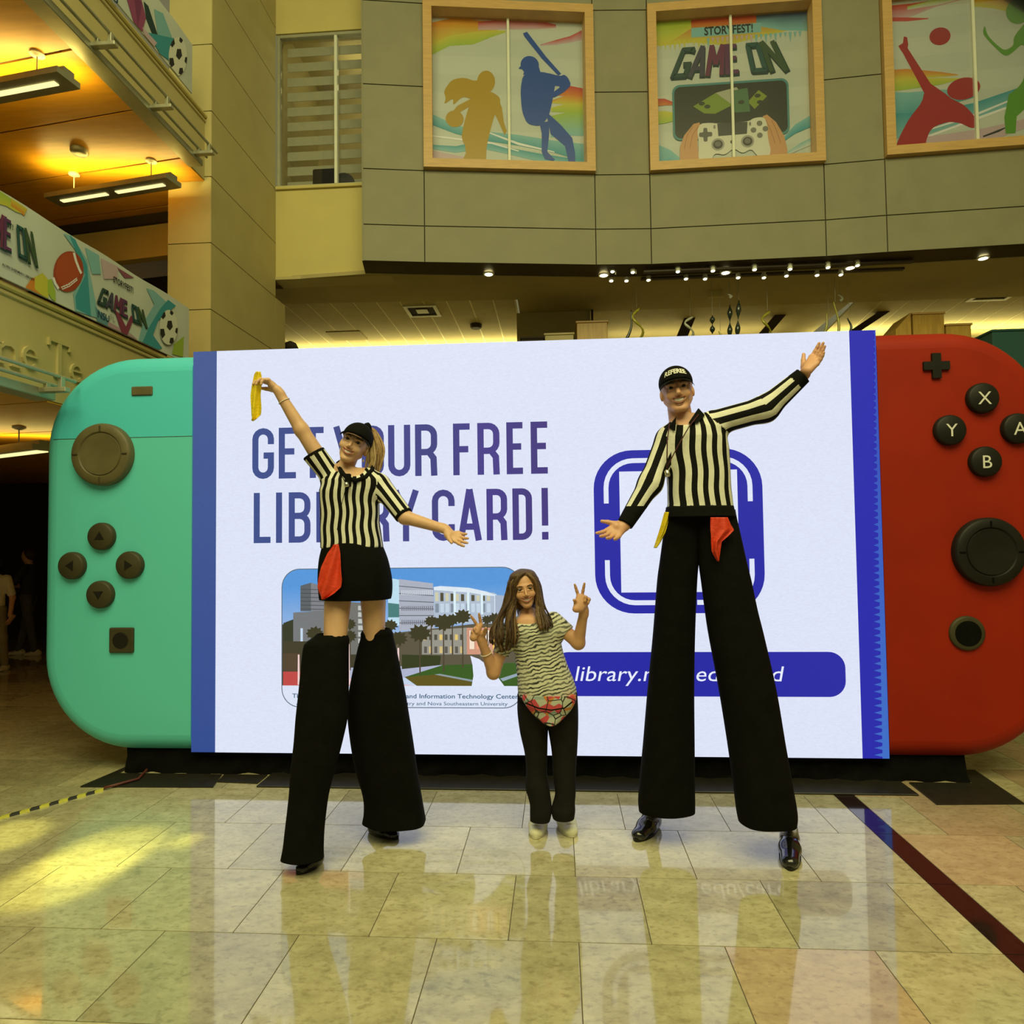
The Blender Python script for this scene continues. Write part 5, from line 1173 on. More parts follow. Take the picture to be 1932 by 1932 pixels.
def head_matrix(px, py, Y_, roll=0, yaw=0, pitch=0, s=1.0):
    """eyes' midpoint seen at the pixel; roll clockwise, yaw to the viewer's right, pitch up, in degrees"""
    e = at(px, py, Y=Y_); view = Vector((e.x, e.y, 0)).normalized(); base = Matrix.Rotation(math.atan2(-view.x, view.y), 4, 'Z')
    R_ = base @ Matrix.Rotation(math.radians(roll), 4, 'Y') @ Matrix.Rotation(math.radians(yaw), 4, 'Z') @ Matrix.Rotation(math.radians(-pitch), 4, 'X') @ Matrix.Scale(s, 4)
    return Matrix.Translation(e) @ R_ @ Matrix.Translation((0, .083, 0))
def body_mesh(parent, parts, headV, headQ, Mx, skin, lip, smile, open_):
    lipm, inner = lip_mask(headV[headQ].mean(1), smile, open_)
    V, Q = join(parts + [(xf(Mx, headV), headQ)]); fm = np.zeros(len(Q), dtype=np.int32); k = len(Q) - len(headQ); fm[k:][lipm] = 1; fm[k:][inner] = 2
    return npmesh('body', V, Q, [skin, lip, M['mouth']], parent, fm)

# ---------- lofted clothing straight from its outline: rows of (py, left, right), depth and half thickness
def stations(rows, Y0, Y1, bk=.8, bmin=.0, fl=None):
    st = []; n = len(rows); p0, p1 = rows[0][0], rows[-1][0]
    for r in rows:
        Y_ = Y0 + (Y1 - Y0) * (r[0] - p0) / max(1, (p1 - p0)); l, rr = at(r[1], r[0], Y=Y_), at(r[2], r[0], Y=Y_); a = (rr.x - l.x) / 2
        st.append(((l.z + rr.z) / 2, (l.x + rr.x) / 2, Y_, a, max(bmin, a * bk)))
    return st
def loft_mesh(st, rings=40, n=40, ex=2.3, fold=None, close=True):
    st = np.array(st); t = np.linspace(0, len(st) - 1, rings); out = []
    for q in t:                                                    # smooth curve through the stations
        i = min(int(q), len(st) - 2); f = q - i; p = [st[min(max(i + k, 0), len(st) - 1)] for k in (-1, 0, 1, 2)]
        out.append(.5 * (2 * p[1] + (p[2] - p[0]) * f + (2 * p[0] - 5 * p[1] + 4 * p[2] - p[3]) * f * f + (3 * p[1] - p[0] - 3 * p[2] + p[3]) * f ** 3))
    V = []; Fc = []
    for i, (z, cx, cy, a, b) in enumerate(out):
        for j in range(n):
            th = 2 * math.pi * j / n; c, s = math.cos(th), math.sin(th); x = math.copysign(abs(c) ** (2 / ex), c); y = math.copysign(abs(s) ** (2 / ex), s)
            f = 1 + (fold(th, i / (rings - 1)) if fold else 0); V.append((cx + a * x * f, cy + b * y * f, z + (0 if fold is None else .0)))
    for i in range(rings - 1):
        for j in range(n): j2 = (j + 1) % n; Fc.append((i * n + j, (i + 1) * n + j, (i + 1) * n + j2, i * n + j2))
    if close:
        for i, lift in ((0, -.012), (rings - 1, .012)):
            k = len(V); z, cx, cy, a, b = out[i]
            for j in range(n): x, y, zz = V[i * n + j]; V.append((cx + (x - cx) * .93, cy + (y - cy) * .93, zz + lift))
            for j in range(n): j2 = (j + 1) % n; q = (i * n + j, i * n + j2, k + j2, k + j); Fc.append(q if i == 0 else q[::-1])
            Fc.append(tuple(k + j for j in (range(n) if i == 0 else range(n - 1, -1, -1))))
    return V, Fc
def strands(name, guides, count, rad, spread, m_, parent, seed=1, nseg=14, wav=.006, tip=.35):
    """locks of hair: tubes following blended guide curves"""
    rg = random.Random(seed); b = MB(); rnd = []
    for c in range(count):
        g = guides[c % len(guides)]; pts = [Vector(p) for p in g]; o1 = Vector((rg.gauss(0, 1), rg.gauss(0, 1), rg.gauss(0, .4))) * spread; ph = rg.random() * 6.28; fr = rg.uniform(5, 9); ln = rg.uniform(.86, 1.0)
        out = []; rr = []; r0 = rad * rg.uniform(.7, 1.25)
        for k in range(nseg + 1):
            t = k / nseg * ln * (len(pts) - 1); i = min(int(t), len(pts) - 2); f = t - i; p = [pts[min(max(i + q, 0), len(pts) - 1)] for q in (-1, 0, 1, 2)]
            x = .5 * (2 * p[1] + (p[2] - p[0]) * f + (2 * p[0] - 5 * p[1] + 4 * p[2] - p[3]) * f * f + (3 * p[1] - p[0] - 3 * p[2] + p[3]) * f ** 3)
            u = k / nseg; x = x + o1 * (.35 + .65 * u) + Vector((math.sin(ph + u * fr), math.cos(ph + u * fr * .8), 0)) * wav * u; out.append(x); rr.append(r0 * ((.55 + .45 * min(1, u * 5)) * (1 - (1 - tip) * max(0, (u - .6) / .4))))
        b.tube(out, rr, 6, c % 3)
    return b.build(name, m_, parent, True)
def stripes(name, black, white, freq):
    """knit with stripes counted by the mesh's 'stripe' attribute"""
    m_, N, L, b = nodes(name); setp(b, rough=.85, spec=.15)
    a = N.new('ShaderNodeAttribute'); a.attribute_name = 'stripe'; k = N.new('ShaderNodeMath'); k.operation = 'MULTIPLY'; k.inputs[1].default_value = freq; L.new(a.outputs['Fac'], k.inputs[0])
    fr = N.new('ShaderNodeMath'); fr.operation = 'FRACT'; L.new(k.outputs[0], fr.inputs[0]); gt = N.new('ShaderNodeMath'); gt.operation = 'GREATER_THAN'; gt.inputs[1].default_value = .5; L.new(fr.outputs[0], gt.inputs[0])
    mx = N.new('ShaderNodeMix'); mx.data_type = 'RGBA'; mx.inputs['A'].default_value = (*black, 1); mx.inputs['B'].default_value = (*white, 1); L.new(gt.outputs[0], mx.inputs['Factor']); L.new(mx.outputs['Result'], b.inputs['Base Color'])
    g = N.new('ShaderNodeNewGeometry'); t = N.new('ShaderNodeTexNoise'); t.inputs['Scale'].default_value = 14; t.inputs['Detail'].default_value = 3; L.new(g.outputs['Position'], t.inputs['Vector']); bp = N.new('ShaderNodeBump'); bp.inputs['Strength'].default_value = .35; bp.inputs['Distance'].default_value = .02; L.new(t.outputs[0], bp.inputs['Height']); L.new(bp.outputs[0], b.inputs['Normal'])
    return m_
def set_stripe(o, V, Q, regions, fm):
    """regions: list of (test prims, function of points -> stripe coordinate); nearest region wins per face"""
    C = V[Q].mean(1); ds = []
    for prims, fn in regions: ds.append(np.min([p.ev(C[:, 0], C[:, 1], C[:, 2]) for p in prims], 0))
    reg = np.argmin(ds, 0); val = np.zeros(Q.shape, dtype=np.float32)
    for i, (prims, fn) in enumerate(regions):
        m_ = reg == i
        if m_.any():
            v = fn(V[Q[m_].ravel()]).reshape(-1, Q.shape[1]); per = fn.period if hasattr(fn, 'period') else None
            if per: v = np.where(v - v[:, :1] > per / 2, v - per, np.where(v - v[:, :1] < -per / 2, v + per, v))
            val[m_] = v
    at_ = o.data.attributes.new('stripe', 'FLOAT', 'CORNER'); at_.data.foreach_set('value', val.ravel())
    return reg
def around(a, b, ref, R_, off=0.0):
    """stripe coordinate running round an axis"""
    a, b = A3(a), A3(b); d = unit(b - a); u = unit(A3(ref) - d * (A3(ref) @ d)); v = np.cross(d, u)
    def fn(P): q = P - a; return np.arctan2(q @ v, q @ u) * R_ + off
    fn.period = 2 * math.pi * R_; return fn

def skinmat(name, c): return mat(name, c, .5, .05, 25)
M['eye_white'] = mat('eye white', (.42, .38, .30), .4); M['iris_brown'] = mat('brown iris', (.02, .010, .005), .2); M['lash'] = mat('dark lashes', (.012, .008, .005), .6); M['teeth'] = mat('teeth', (.80, .76, .64), .3); M['mouth'] = mat('mouth', (.10, .02, .012), .6)
M['skin_a'] = skinmat('warm skin', (.66, .40, .235)); M['skin_b'] = skinmat('tanned skin', (.60, .325, .175)); M['skin_c'] = skinmat('ruddy skin', (.64, .345, .205))
M['lip_a'] = mat('lips', (.42, .13, .09), .4); M['lip_c'] = mat('pale lips', (.40, .16, .10), .45)
M['ref_black'] = (.006, .006, .005); M['ref_white'] = (.74, .74, .62)
M['stripe_f'] = stripes('narrow striped jersey', M['ref_black'], M['ref_white'], 1 / .0460); M['stripe_m'] = stripes('wide striped jersey', M['ref_black'], M['ref_white'], 1 / .0690)
M['knit_black'] = mat('black knit', (.006, .006, .005), .9, .2, 40, .2, 160, spec=.12)
M['trouser'] = mat('black trouser cloth', (.0045, .0045, .0035), .9, .2, 12, .25, 40, spec=.10); M['trouser2'] = mat('charcoal trouser cloth', (.011, .0105, .009), .85, .2, 12, .3, 30, spec=.15)
M['leather'] = mat('black polished leather', (.010, .010, .009), .18, .1, 20, coat=.6, coatr=.08)
M['yellow_cloth'] = mat('yellow cloth', (.78, .60, .008), .7, .08, 30, .3, 60); M['red_cloth'] = mat('red cloth', (.66, .045, .010), .6, .08, 30, .3, 60)
def hairmats(nm, cols): return [mat('%s %d' % (nm, i), c, .5, .25, 60, .5, 70, (3, 3, .4)) for i, c in enumerate(cols)]
M['blond'] = hairmats('blond hair', ((.36, .22, .085), (.26, .15, .055), (.46, .32, .14))); M['brunet'] = hairmats('brown hair', ((.085, .045, .016), (.045, .022, .009), (.15, .085, .032))); M['greyhair'] = hairmats('short grey hair', ((.20, .17, .13), (.14, .12, .10), (.26, .23, .18)))
M['steel'] = mat('bright metal', (.62, .60, .50), .25, metal=.9)
M['bangle'] = mat('pale bangle', (.75, .70, .55), .4)
def ringband(nm, wr, d, r, m_, parent, w_=.004):
    d = unit(d); u = unit(np.cross(d, (0, .3, 1))); v = np.cross(d, u); n = 28; b = MB(); pts = [Vector(A3(wr) + (u * math.cos(2 * math.pi * k / n) + v * math.sin(2 * math.pi * k / n)) * r) for k in range(n + 1)]
    b.tube(pts, w_, 6); return b.build(nm, m_, parent, True)
def cap_parts(Mx, parent, m_, tilt=.0, brim=.072, droop=.020, bw=62):
    z0 = .030
    V, Q = solid([el((0, .014, .040), (.084, .104, .088), .01, cuts=(((0, 0, z0), unit((0, -.16 + tilt, -1))),))], .0035)
    npmesh('cap_crown', xf(Mx, V), Q, m_, parent)
    V = []; Fc = []; nu, nv = 18, 5
    for layer in (0, 1):
        for j in range(nv + 1):
            for i in range(nu + 1):
                a_ = math.radians(-bw + 2 * bw * i / nu); t = j / nv; e = brim * math.cos(a_ * 90 / bw * .93) ** .55; x = math.sin(a_) * (.082 + .012 * t); y = .014 - math.cos(a_) * .100 - e * t; z = z0 + .012 - droop * t - .030 * (math.sin(a_) ** 2) * (.3 + .7 * t) - .004 * layer
                V.append((x, y, z))
    w_ = (nu + 1) * (nv + 1)
    for j in range(nv):
        for i in range(nu): a_ = j * (nu + 1) + i; Fc.append((a_, a_ + nu + 1, a_ + nu + 2, a_ + 1)); Fc.append((w_ + a_, w_ + a_ + 1, w_ + a_ + nu + 2, w_ + a_ + nu + 1))
    ed = [i for i in range(nu + 1)] + [j * (nu + 1) + nu for j in range(1, nv + 1)] + [nv * (nu + 1) + i for i in range(nu - 1, -1, -1)] + [j * (nu + 1) for j in range(nv - 1, 0, -1)]
    for k in range(len(ed)): a_, b_ = ed[k], ed[(k + 1) % len(ed)]; Fc.append((a_, b_, b_ + w_, a_ + w_))
    mesh('cap_brim', xf(Mx, V), Fc, m_, parent, True)
# ================================================================== PERSON 1: stilt walker with the yellow cloth
def J(px, py, Y_): return A3(at(px, py, Y=Y_))
R_OFF = lambda d, k: A3(d) * k
def person(loc, label): return empty('person', loc, label, 'person', 'people posing before the display')
def shirt_fold(k1, k2, amp): return lambda th, z: amp * np.sin(th * k1 + z * 9) * np.cos(z * k2 + th)
P1 = person((-1.15, 3.62, 0), 'woman on stilts in striped referee shirt and black skirt, waving a yellow cloth')
Yb = 3.62
nb, sl, sr = J(676, 897, Yb), J(622, 894, 3.61), J(717, 914, 3.61)
el_l, wr_l = J(569, 811, 3.56), J(524, 737, 3.52); el_r, wr_r = J(764, 976, 3.55), J(841, 999, 3.48)
rows = [(884, 640, 704), (893, 624, 714), (906, 611, 726), (925, 604, 722), (950, 605, 715), (985, 606, 715), (1010, 606, 719), (1034, 606, 723)]
st = stations(rows, Yb, Yb, .66); st = [(z, x, y, a, max(.06, min(b, .118))) for z, x, y, a, b in st]
torso = loftp(st, .03, 2.3, shirt_fold(5, 14, .012))
dl, dr = unit(el_l - sl), unit(el_r - sr); cl, crr = J(590, 855, 3.58), J(764, 975, 3.55)
sleeve_l = [rc(sl, cl + dl * .03, .058, .064, .035, cuts=((cl, dl),))]; sleeve_r = [rc(sr, crr, .056, .050, .035, cuts=((J(762, 974, 3.55), dr),))]
V, Q = solid([torso] + sleeve_l + sleeve_r + [el(J(668, 880, 3.545), (.058, .062, .058), .012, -1)], .006)
C = V[Q].mean(1)
fm = np.zeros(len(Q), dtype=np.int32)
neck_c = J(672, 884, 3.60)
fm[((C - cl) @ dl > -.016) & (np.linalg.norm(C - cl, axis=1) < .12)] = 1; fm[((C - J(762, 974, 3.55)) @ dr > -.014) & (np.linalg.norm(C - J(762, 974, 3.55), axis=1) < .10)] = 1
o = npmesh('shirt', V, Q, [M['stripe_f'], M['knit_black']], P1, fm)
fn_t = lambda P: np.arctan2(P[:, 0] - nb[0] + .03, -(P[:, 1] - Yb - .02)) * .155 + .004 * np.sin(P[:, 2] * 40) + .010
fn_t.period = 2 * math.pi * .155
set_stripe(o, V, Q, [([torso], fn_t), (sleeve_l, around(sl, el_l, (0, -1, 0), .058)), (sleeve_r, around(sr, el_r, (0, -1, 0), .054, .01))], fm)
# collar
b = MB(); b.tube([J(648, 866, 3.66), J(638, 874, 3.60), J(644, 890, 3.535), J(655, 902, 3.505), J(672, 907, 3.505), J(690, 900, 3.525), J(702, 887, 3.58), J(704, 876, 3.66)], [.009, .012, .012, .012, .012, .012, .012, .009], 10); b.build('collar', M['knit_black'], P1, True)
b = MB(); q0, q1 = J(655, 897, 3.485), J(657, 918, 3.488); b.bbox(q0 * 0 + (min(q0[0], q1[0]) - .014, q1[1] - .006, q1[2]), (q0[0] + .016, q1[1] + .02, q0[2] + .01), .004); b.build('placket', M['knit_black'], P1)
wh = J(654, 914, 3.47); MB().lathe([(.004, -.012), (.011, -.010), (.012, .010), (.006, .014)], wh, (.3, 0, -1), 14).build('whistle', M['steel'], P1, True)
b = MB(); b.tube([wh, J(640, 890, 3.50), J(636, 880, 3.54)], .0022, 5); b.tube([wh, J(645, 950, 3.485), J(636, 1000, 3.50)], .0016, 5); b.build('lanyard', M['knit_black'], P1)
# body: head, arms, thighs
Mh = head_matrix(665, 832, 3.515, 24, -9, 2, 1.0)
hp = head_solid(smile=1.15, open_=1.0, eye=1.0); hV, hQ = solid(hp, .0026)
d_l = unit(J(489, 706, 3.50) - wr_l); d_r = unit(J(884, 1027, 3.44) - wr_r)
thL0, thL1, thR0, thR1 = J(640, 1090, 3.62), J(632, 1212, 3.545), J(703, 1090, 3.63), J(706, 1204, 3.67)
body = [loftp([(z, x, y, a * .86, b_ * .86) for z, x, y, a, b_ in st], .03), rc(nb + (0, .01, -.05), xf(Mh, [(0, .030, -.15)])[0], .056, .052, .03),
        rc(sl, el_l, .047, .038, .03), rc(el_l, wr_l, .038, .025, .02), rc(sr, el_r, .045, .037, .03), rc(el_r, wr_r, .037, .024, .02),
        rc(thL0, thL1, .078, .060, .03), rc(thR0, thR1, .076, .057, .03), el(J(671, 1040, 3.63), (.15, .105, .10), .04)]
parts = [solid(body, .006)]
hl = hand(wr_l, d_l, (-.55, -.45, -.65), -1, .98, ((28, 35, 25), (34, 40, 30), (40, 45, 30), (46, 48, 30)), (6, 2, -3, -8), (30, 10), .35)
hr = hand(wr_r, d_r, (.10, -.75, .70), 1, .95, ((6, 8, 6), (8, 12, 8), (12, 14, 10), (14, 16, 10)), (4, 1, -2, -5), (30, 10), .1)
parts.append(solid(hl + [rc(el_l + (wr_l - el_l) * .72, wr_l, .0285, .0245, .015)], .0028)); parts.append(solid(hr + [rc(el_r + (wr_r - el_r) * .72, wr_r, .0277, .0235, .015)], .0028))
body_mesh(P1, parts, hV, hQ, Mh, M['skin_a'], M['lip_a'], 1.15, 1.0)
head_extras(Mh, P1, M['iris_brown'], M['brunet'][0], 1.15, 1.0, .0026, (.10, -1, .0))
ringband('bracelet', wr_l + (el_l - wr_l) * .27, wr_l - el_l, .031, M['bangle'], P1, .0025)
# hair: scalp and ponytail
V, Q = solid([el((0, .022, .036), (.0785, .096, .087), .01, cuts=(((0, -.040, 0), unit((0, -1, .25))),)), rc((.0, .085, -.005), (0, .055, -.07), .030, .020, .03)], .005)
npmesh('hair', xf(Mh, V), Q, M['blond'], P1)
bp_ = A3(xf(Mh, [(0, .110, .062)])[0])
gl_ = [[J(694, 806, 3.70), J(706, 815, 3.72), J(717, 845, 3.70), J(714, 880, 3.68), J(700, 906, 3.66)], [J(692, 808, 3.70), J(702, 825, 3.72), J(708, 850, 3.68), J(704, 880, 3.66), J(702, 902, 3.64)], [J(690, 812, 3.68), J(699, 832, 3.68), J(702, 858, 3.64), J(700, 882, 3.63), J(692, 896, 3.63)]]
strands('ponytail', gl_, 80, .0055, .012, M['blond'], P1, 3, 18, .011)
b = MB(); b.lathe([(.020, -.012), (.026, -.008), (.026, .008), (.020, .012)], gl_[0][0], (.6, .6, .3), 16); b.build('hair_tie', M['knit_black'], P1, True)
cap_parts(Mh, P1, M['knit_black'], -.02, .060, .004, 66)
b = MB()
for dx in (.078,): c_ = A3(xf(Mh, [(dx, .012, -.062)])[0]); b.lathe([(.002, -.007), (.007, -.003), (.007, .003), (.002, .007)], c_, (0, 0, 1), 10)
b.build('earring', M['bangle'], P1, True)
# skirt, stilt trousers, shoes
sk = stations([(1022, 613, 716), (1036, 608, 723), (1060, 604, 732), (1092, 602, 738), (1116, 603, 738), (1130, 605, 736)], Yb, Yb, .72)
V, Fc = loft_mesh(sk, 26, 56, 2.2, lambda th, t: .012 * t * math.sin(th * 7 + 1) + .006 * math.sin(th * 3 + t * 9)); mesh('skirt', V, Fc, M['trouser'], P1, True)
def tfold(seed, amp=.03): return lambda th, t: amp * (t ** 1.2) * math.sin(th * 5 + seed + t * 2.2) + .018 * math.sin(th * 3 + seed * 2 + t * 7) * (1 - .3 * t) + (.03 * math.sin(th * 13 + seed) * max(0, 1 - t * 14))
lt = stations([(1196, 598, 652), (1203, 590, 656), (1210, 580, 657), (1225, 573, 656), (1300, 566, 656), (1350, 561, 655), (1400, 557, 645), (1450, 551, 632), (1500, 547, 619), (1560, 540, 611), (1595, 536, 609), (1618, 532, 609)], 3.55, 3.42, .74)
rt = stations([(1186, 688, 735), (1194, 682, 741), (1204, 681, 742), (1230, 674, 748), (1300, 660, 762), (1340, 657, 769), (1400, 664, 779), (1450, 674, 787), (1500, 688, 796), (1530, 690, 801), (1551, 687, 804)], 3.67, 3.81, .70)
for i, s_ in enumerate((lt, rt)): V, Fc = loft_mesh(s_, 70, 56, 2.3, tfold(i * 2.1)); mesh('trouser_leg', V, Fc, M['trouser'], P1, True)
def shoe(toe, heel, w_, h_, m_, parent, sole=True, ank=None):
    toe, heel = A3(toe), A3(heel); d = unit((toe - heel) * (1, 1, 0)); s = np.cross(d, (0, 0, 1)); L_ = np.linalg.norm((toe - heel)[:2]); up_ = A3((0, 0, 1)); g = min(toe[2], heel[2])
    base_ = heel * (1, 1, 0) + A3((0, 0, g))
    P = [rc(base_ + d * .03 + up_ * (h_ * .45), base_ + d * L_ * .45 + up_ * (h_ * .42), w_ * .46, w_ * .48, .03), rc(base_ + d * L_ * .45 + up_ * h_ * .36, base_ + d * (L_ - w_ * .42) + up_ * h_ * .26, w_ * .50, w_ * .42, .03, (up_, .75)),
         rc(base_ + d * .045 + up_ * h_ * .5, base_ + d * .06 + up_ * h_ * 1.1, w_ * .42, w_ * .40, .03)]
    P = [Prim(p.fn, p.lo, p.hi, p.k, 1, ((base_ + up_ * .004, -up_),)) for p in P]
    if ank is not None: P.append(rc(base_ + d * .06 + up_ * h_, A3(ank), w_ * .36, w_ * .34, .02))
    V, Q = solid(P, .004); o_ = npmesh('shoe', V, Q, m_, parent)
    if sole:
        b_ = MB(); n = 26; ring = []
        for k in range(n):
            th = 2 * math.pi * k / n; u = .5 + .5 * math.cos(th); wv = w_ * (.44 + .08 * math.sin(u * 3)) * math.sin(th); ring.append(Vector(base_ + d * (-.004 + (L_ + .008) * u) + s * wv))
        b_.prism(ring, (0, 0, .016)); b_.build('sole', sole if not isinstance(sole, bool) else M['plastic_black'], o_)
    return o_
g0 = lambda px, py: A3(at(px, py, Z=.002))
shoe(g0(562, 1650), g0(604, 1622), .085, .06, M['leather'], P1); shoe(g0(750, 1583), g0(700, 1566), .085, .055, M['leather'], P1)
for a_, b_ in ((g0(588, 1628), J(612, 1250, 3.53)), (g0(716, 1572), J(706, 1250, 3.70))):
    MB().tube([Vector(a_) + Vector((0, 0, .04)), Vector(b_)], .022, 10).build('stilt', M['alu'], P1)
def cloth(name, rows, Y0, m_, label, amp=.012, nf=1.5, lean=0.0):
    """hanging cloth: a folded sheet of real thickness between its two edges"""
    nu, nv = 28, 36; ys = [r[0] for r in rows]; V = []; Fc = []
    for lay in (0, 1):
        for j in range(nv + 1):
            py = ys[0] + (ys[-1] - ys[0]) * j / nv; l = float(np.interp(py, ys, [r[1] for r in rows])); r_ = float(np.interp(py, ys, [r[2] for r in rows])); t = j / nv
            for i in range(nu + 1):
                u = i / nu; p = at(l + (r_ - l) * u, py, Y=Y0 + lean * t); f = amp * (.35 + .65 * t) * math.sin(u * nf * 6.28 + 1.1 * t + .6) + amp * .3 * math.sin(u * 13 + t * 9)
                V.append((p.x, p.y + f + .004 * lay, p.z))
    w_ = (nu + 1) * (nv + 1)
    for j in range(nv):
        for i in range(nu): a_ = j * (nu + 1) + i; Fc.append((a_, a_ + nu + 1, a_ + nu + 2, a_ + 1)); Fc.append((w_ + a_, w_ + a_ + 1, w_ + a_ + nu + 2, w_ + a_ + nu + 1))
    ed = [i for i in range(nu + 1)] + [j * (nu + 1) + nu for j in range(1, nv + 1)] + [nv * (nu + 1) + i for i in range(nu - 1, -1, -1)] + [j * (nu + 1) for j in range(nv - 1, 0, -1)]
    for k in range(len(ed)): a_, b_ = ed[k], ed[(k + 1) % len(ed)]; Fc.append((a_, b_, b_ + w_, a_ + w_))
    return tag(mesh(name, V, Fc, m_, None, True), label, 'cloth', 'coloured signal cloths')
cloth('signal_cloth', [(701, 482, 491), (708, 478, 493), (725, 474, 494), (745, 472, 493), (770, 472, 494), (783, 472, 493), (790, 474, 486), (794, 475, 477)], 3.49, M['yellow_cloth'], 'yellow cloth hanging from the raised hand of the stilt walking woman')
cloth('signal_cloth', [(1027, 629, 638), (1045, 616, 641), (1070, 605, 643), (1095, 599, 645), (1108, 597, 643), (1120, 600, 630), (1131, 606, 612)], 3.462, M['red_cloth'], 'red cloth hanging at the hip over the black skirt', .014, 1.3, -.02)

# ================================================================== PERSON 2: tall stilt walker with the cap
P2 = person((.8, 3.7, 0), 'tall man on stilts in long striped referee shirt and black cap, arms spread')
Yb = 3.70
nb, sl, sr = J(1296, 795, Yb), J(1258, 829, 3.69), J(1352, 797, 3.69)
el_l, wr_l = J(1227, 912, 3.63), J(1178, 991, 3.55); el_r, wr_r = J(1443, 772, 3.62), J(1517, 707, 3.56)
rows = [(782, 1276, 1334), (794, 1264, 1350), (808, 1252, 1364), (826, 1246, 1371), (850, 1252, 1375), (880, 1257, 1377), (920, 1260, 1379), (950, 1260, 1382), (968, 1256, 1384)]
st = stations(rows, Yb, Yb, .66); st = [(z, x, y, a, max(.06, min(b, .128))) for z, x, y, a, b in st]
torso = loftp(st, .035, 2.3, shirt_fold(4, 12, .010))
dl, dl2, dr, dr2 = unit(el_l - sl), unit(wr_l - el_l), unit(el_r - sr), unit(wr_r - el_r); cl, crr = wr_l - dl2 * .005, wr_r - dr2 * .005
sleeve_l = [rc(sl, el_l, .062, .060, .04), rc(el_l, wr_l, .060, .042, .04, cuts=((cl, dl2),))]; sleeve_r = [rc(sr, el_r, .068, .066, .04), rc(el_r, wr_r, .066, .044, .04, cuts=((crr, dr2),))]
V, Q = solid([torso] + sleeve_l + sleeve_r + [el(J(1292, 786, 3.62), (.062, .085, .045), .012, -1), rc(J(1290, 796, 3.56), J(1284, 818, 3.545), .030, .010, .012, None, (), -1)], .006); C = V[Q].mean(1); fm = np.zeros(len(Q), dtype=np.int32)
fm[C[:, 2] < at(1320, 955, Y=Yb).z] = 1
fm[((C - cl) @ dl2 > -.052) & (np.linalg.norm(C - cl, axis=1) < .11)] = 1; fm[((C - crr) @ dr2 > -.055) & (np.linalg.norm(C - crr, axis=1) < .11)] = 1
o = npmesh('shirt', V, Q, [M['stripe_m'], M['knit_black'], M['skin_c']], P2, fm)
fn_t = lambda P: np.arctan2(P[:, 0] - nb[0] - .055 - (st[0][0] - P[:, 2]) * .03, -(P[:, 1] - Yb - .03)) * .175 + .004 * np.sin(P[:, 2] * 30) + .012
fn_t.period = 2 * math.pi * .175
set_stripe(o, V, Q, [([torso], fn_t), (sleeve_l[:1], around(sl, el_l, (0, -1, 0), .060)), (sleeve_l[1:], around(el_l, wr_l, (0, -1, 0), .057)), (sleeve_r[:1], around(sr, el_r, (0, -1, 0), .066, .015)), (sleeve_r[1:], around(el_r, wr_r, (0, -1, 0), .063, .015))], fm)
# fold-down collar
for s_, pts in ((-1, [(1276, 786), (1268, 796), (1262, 806), (1274, 812)]), (1, [(1300, 797), (1318, 770), (1330, 783), (1318, 796)])):
    b = MB(); P = [Vector(J(px, py, 3.585 if i in (0, 3) else 3.62)) for i, (px, py) in enumerate(pts)]; b.prism(P, (0, .022, .0)); b.build('collar', M['knit_black'], P2)
b = MB(); b.tube([J(1318, 782, 3.60), J(1300, 805, 3.57), J(1280, 840, 3.565), J(1263, 872, 3.575), J(1258, 884, 3.58)], .0032, 6); b.tube([J(1263, 800, 3.62), J(1259, 830, 3.575), J(1258, 884, 3.58)], .0032, 6); b.build('lanyard', mat('dark red cord', (.06, .008, .008), .6), P2, True)
wh = J(1259, 893, 3.565); MB().lathe([(.005, -.020), (.013, -.012), (.014, .010), (.008, .020)], wh, (.2, -.2, -1), 16).build('whistle', M['steel'], P2, True)
Mh = head_matrix(1278, 730.5, 3.575, -7, 2, 0, 1.08)
hp = head_solid(True, 1.1, 1.03, 1.35, .5); hV, hQ = solid(hp, .0026)
d_l, d_r = unit(J(1136, 1021, 3.48) - wr_l), unit(J(1562, 646, 3.52) - wr_r)
body = [loftp([(z, x, y, a * .86, b_ * .86) for z, x, y, a, b_ in st], .03), rc(nb + (0, .01, -.06), xf(Mh, [(0, .032, -.15)])[0], .066, .062, .03), el(J(1284, 812, 3.66), (.05, .045, .05), .03),
        rc(sl, el_l, .050, .042, .03), rc(el_l, wr_l, .042, .029, .02), rc(sr, el_r, .052, .044, .03), rc(el_r, wr_r, .044, .030, .02), el(J(1320, 975, 3.72), (.13, .05, .06), .04), rc(J(1288, 1030, 3.72), J(1272, 1250, 3.75), .055, .045, .03), rc(J(1352, 1030, 3.71), J(1395, 1250, 3.67), .055, .045, .03)]
parts = [solid(body, .0065)]
hl = hand(wr_l, d_l, (.15, -.80, .55), 1, 1.08, ((10, 12, 8), (12, 16, 10), (16, 18, 12), (18, 20, 12)), (9, 3, -4, -11), (52, 6), .0)
hr = hand(wr_r, d_r, (-.72, -.55, .42), -1, 1.10, ((4, 6, 4), (4, 6, 4), (4, 8, 5), (6, 10, 6)), (2, 0, -2, -4), (40, 8), .1)
parts.append(solid(hl + [rc(wr_l - dl2 * .06, wr_l, .030, .0275, .015)], .003)); parts.append(solid(hr + [rc(wr_r - dr2 * .06, wr_r, .031, .0285, .015)], .003))
body_mesh(P2, parts, hV, hQ, Mh, M['skin_c'], M['lip_c'], 1.1, 1.35)
head_extras(Mh, P2, M['iris_brown'], M['greyhair'][1], 1.1, 1.35, .0026, (0, -1, 0), .7)
V, Q = solid([el((0, .022, .030), (.0800, .098, .080), .01, cuts=(((0, -.020, 0), unit((0, -1, .2))),))], .005); npmesh('hair', xf(Mh, V), Q, M['greyhair'], P2)
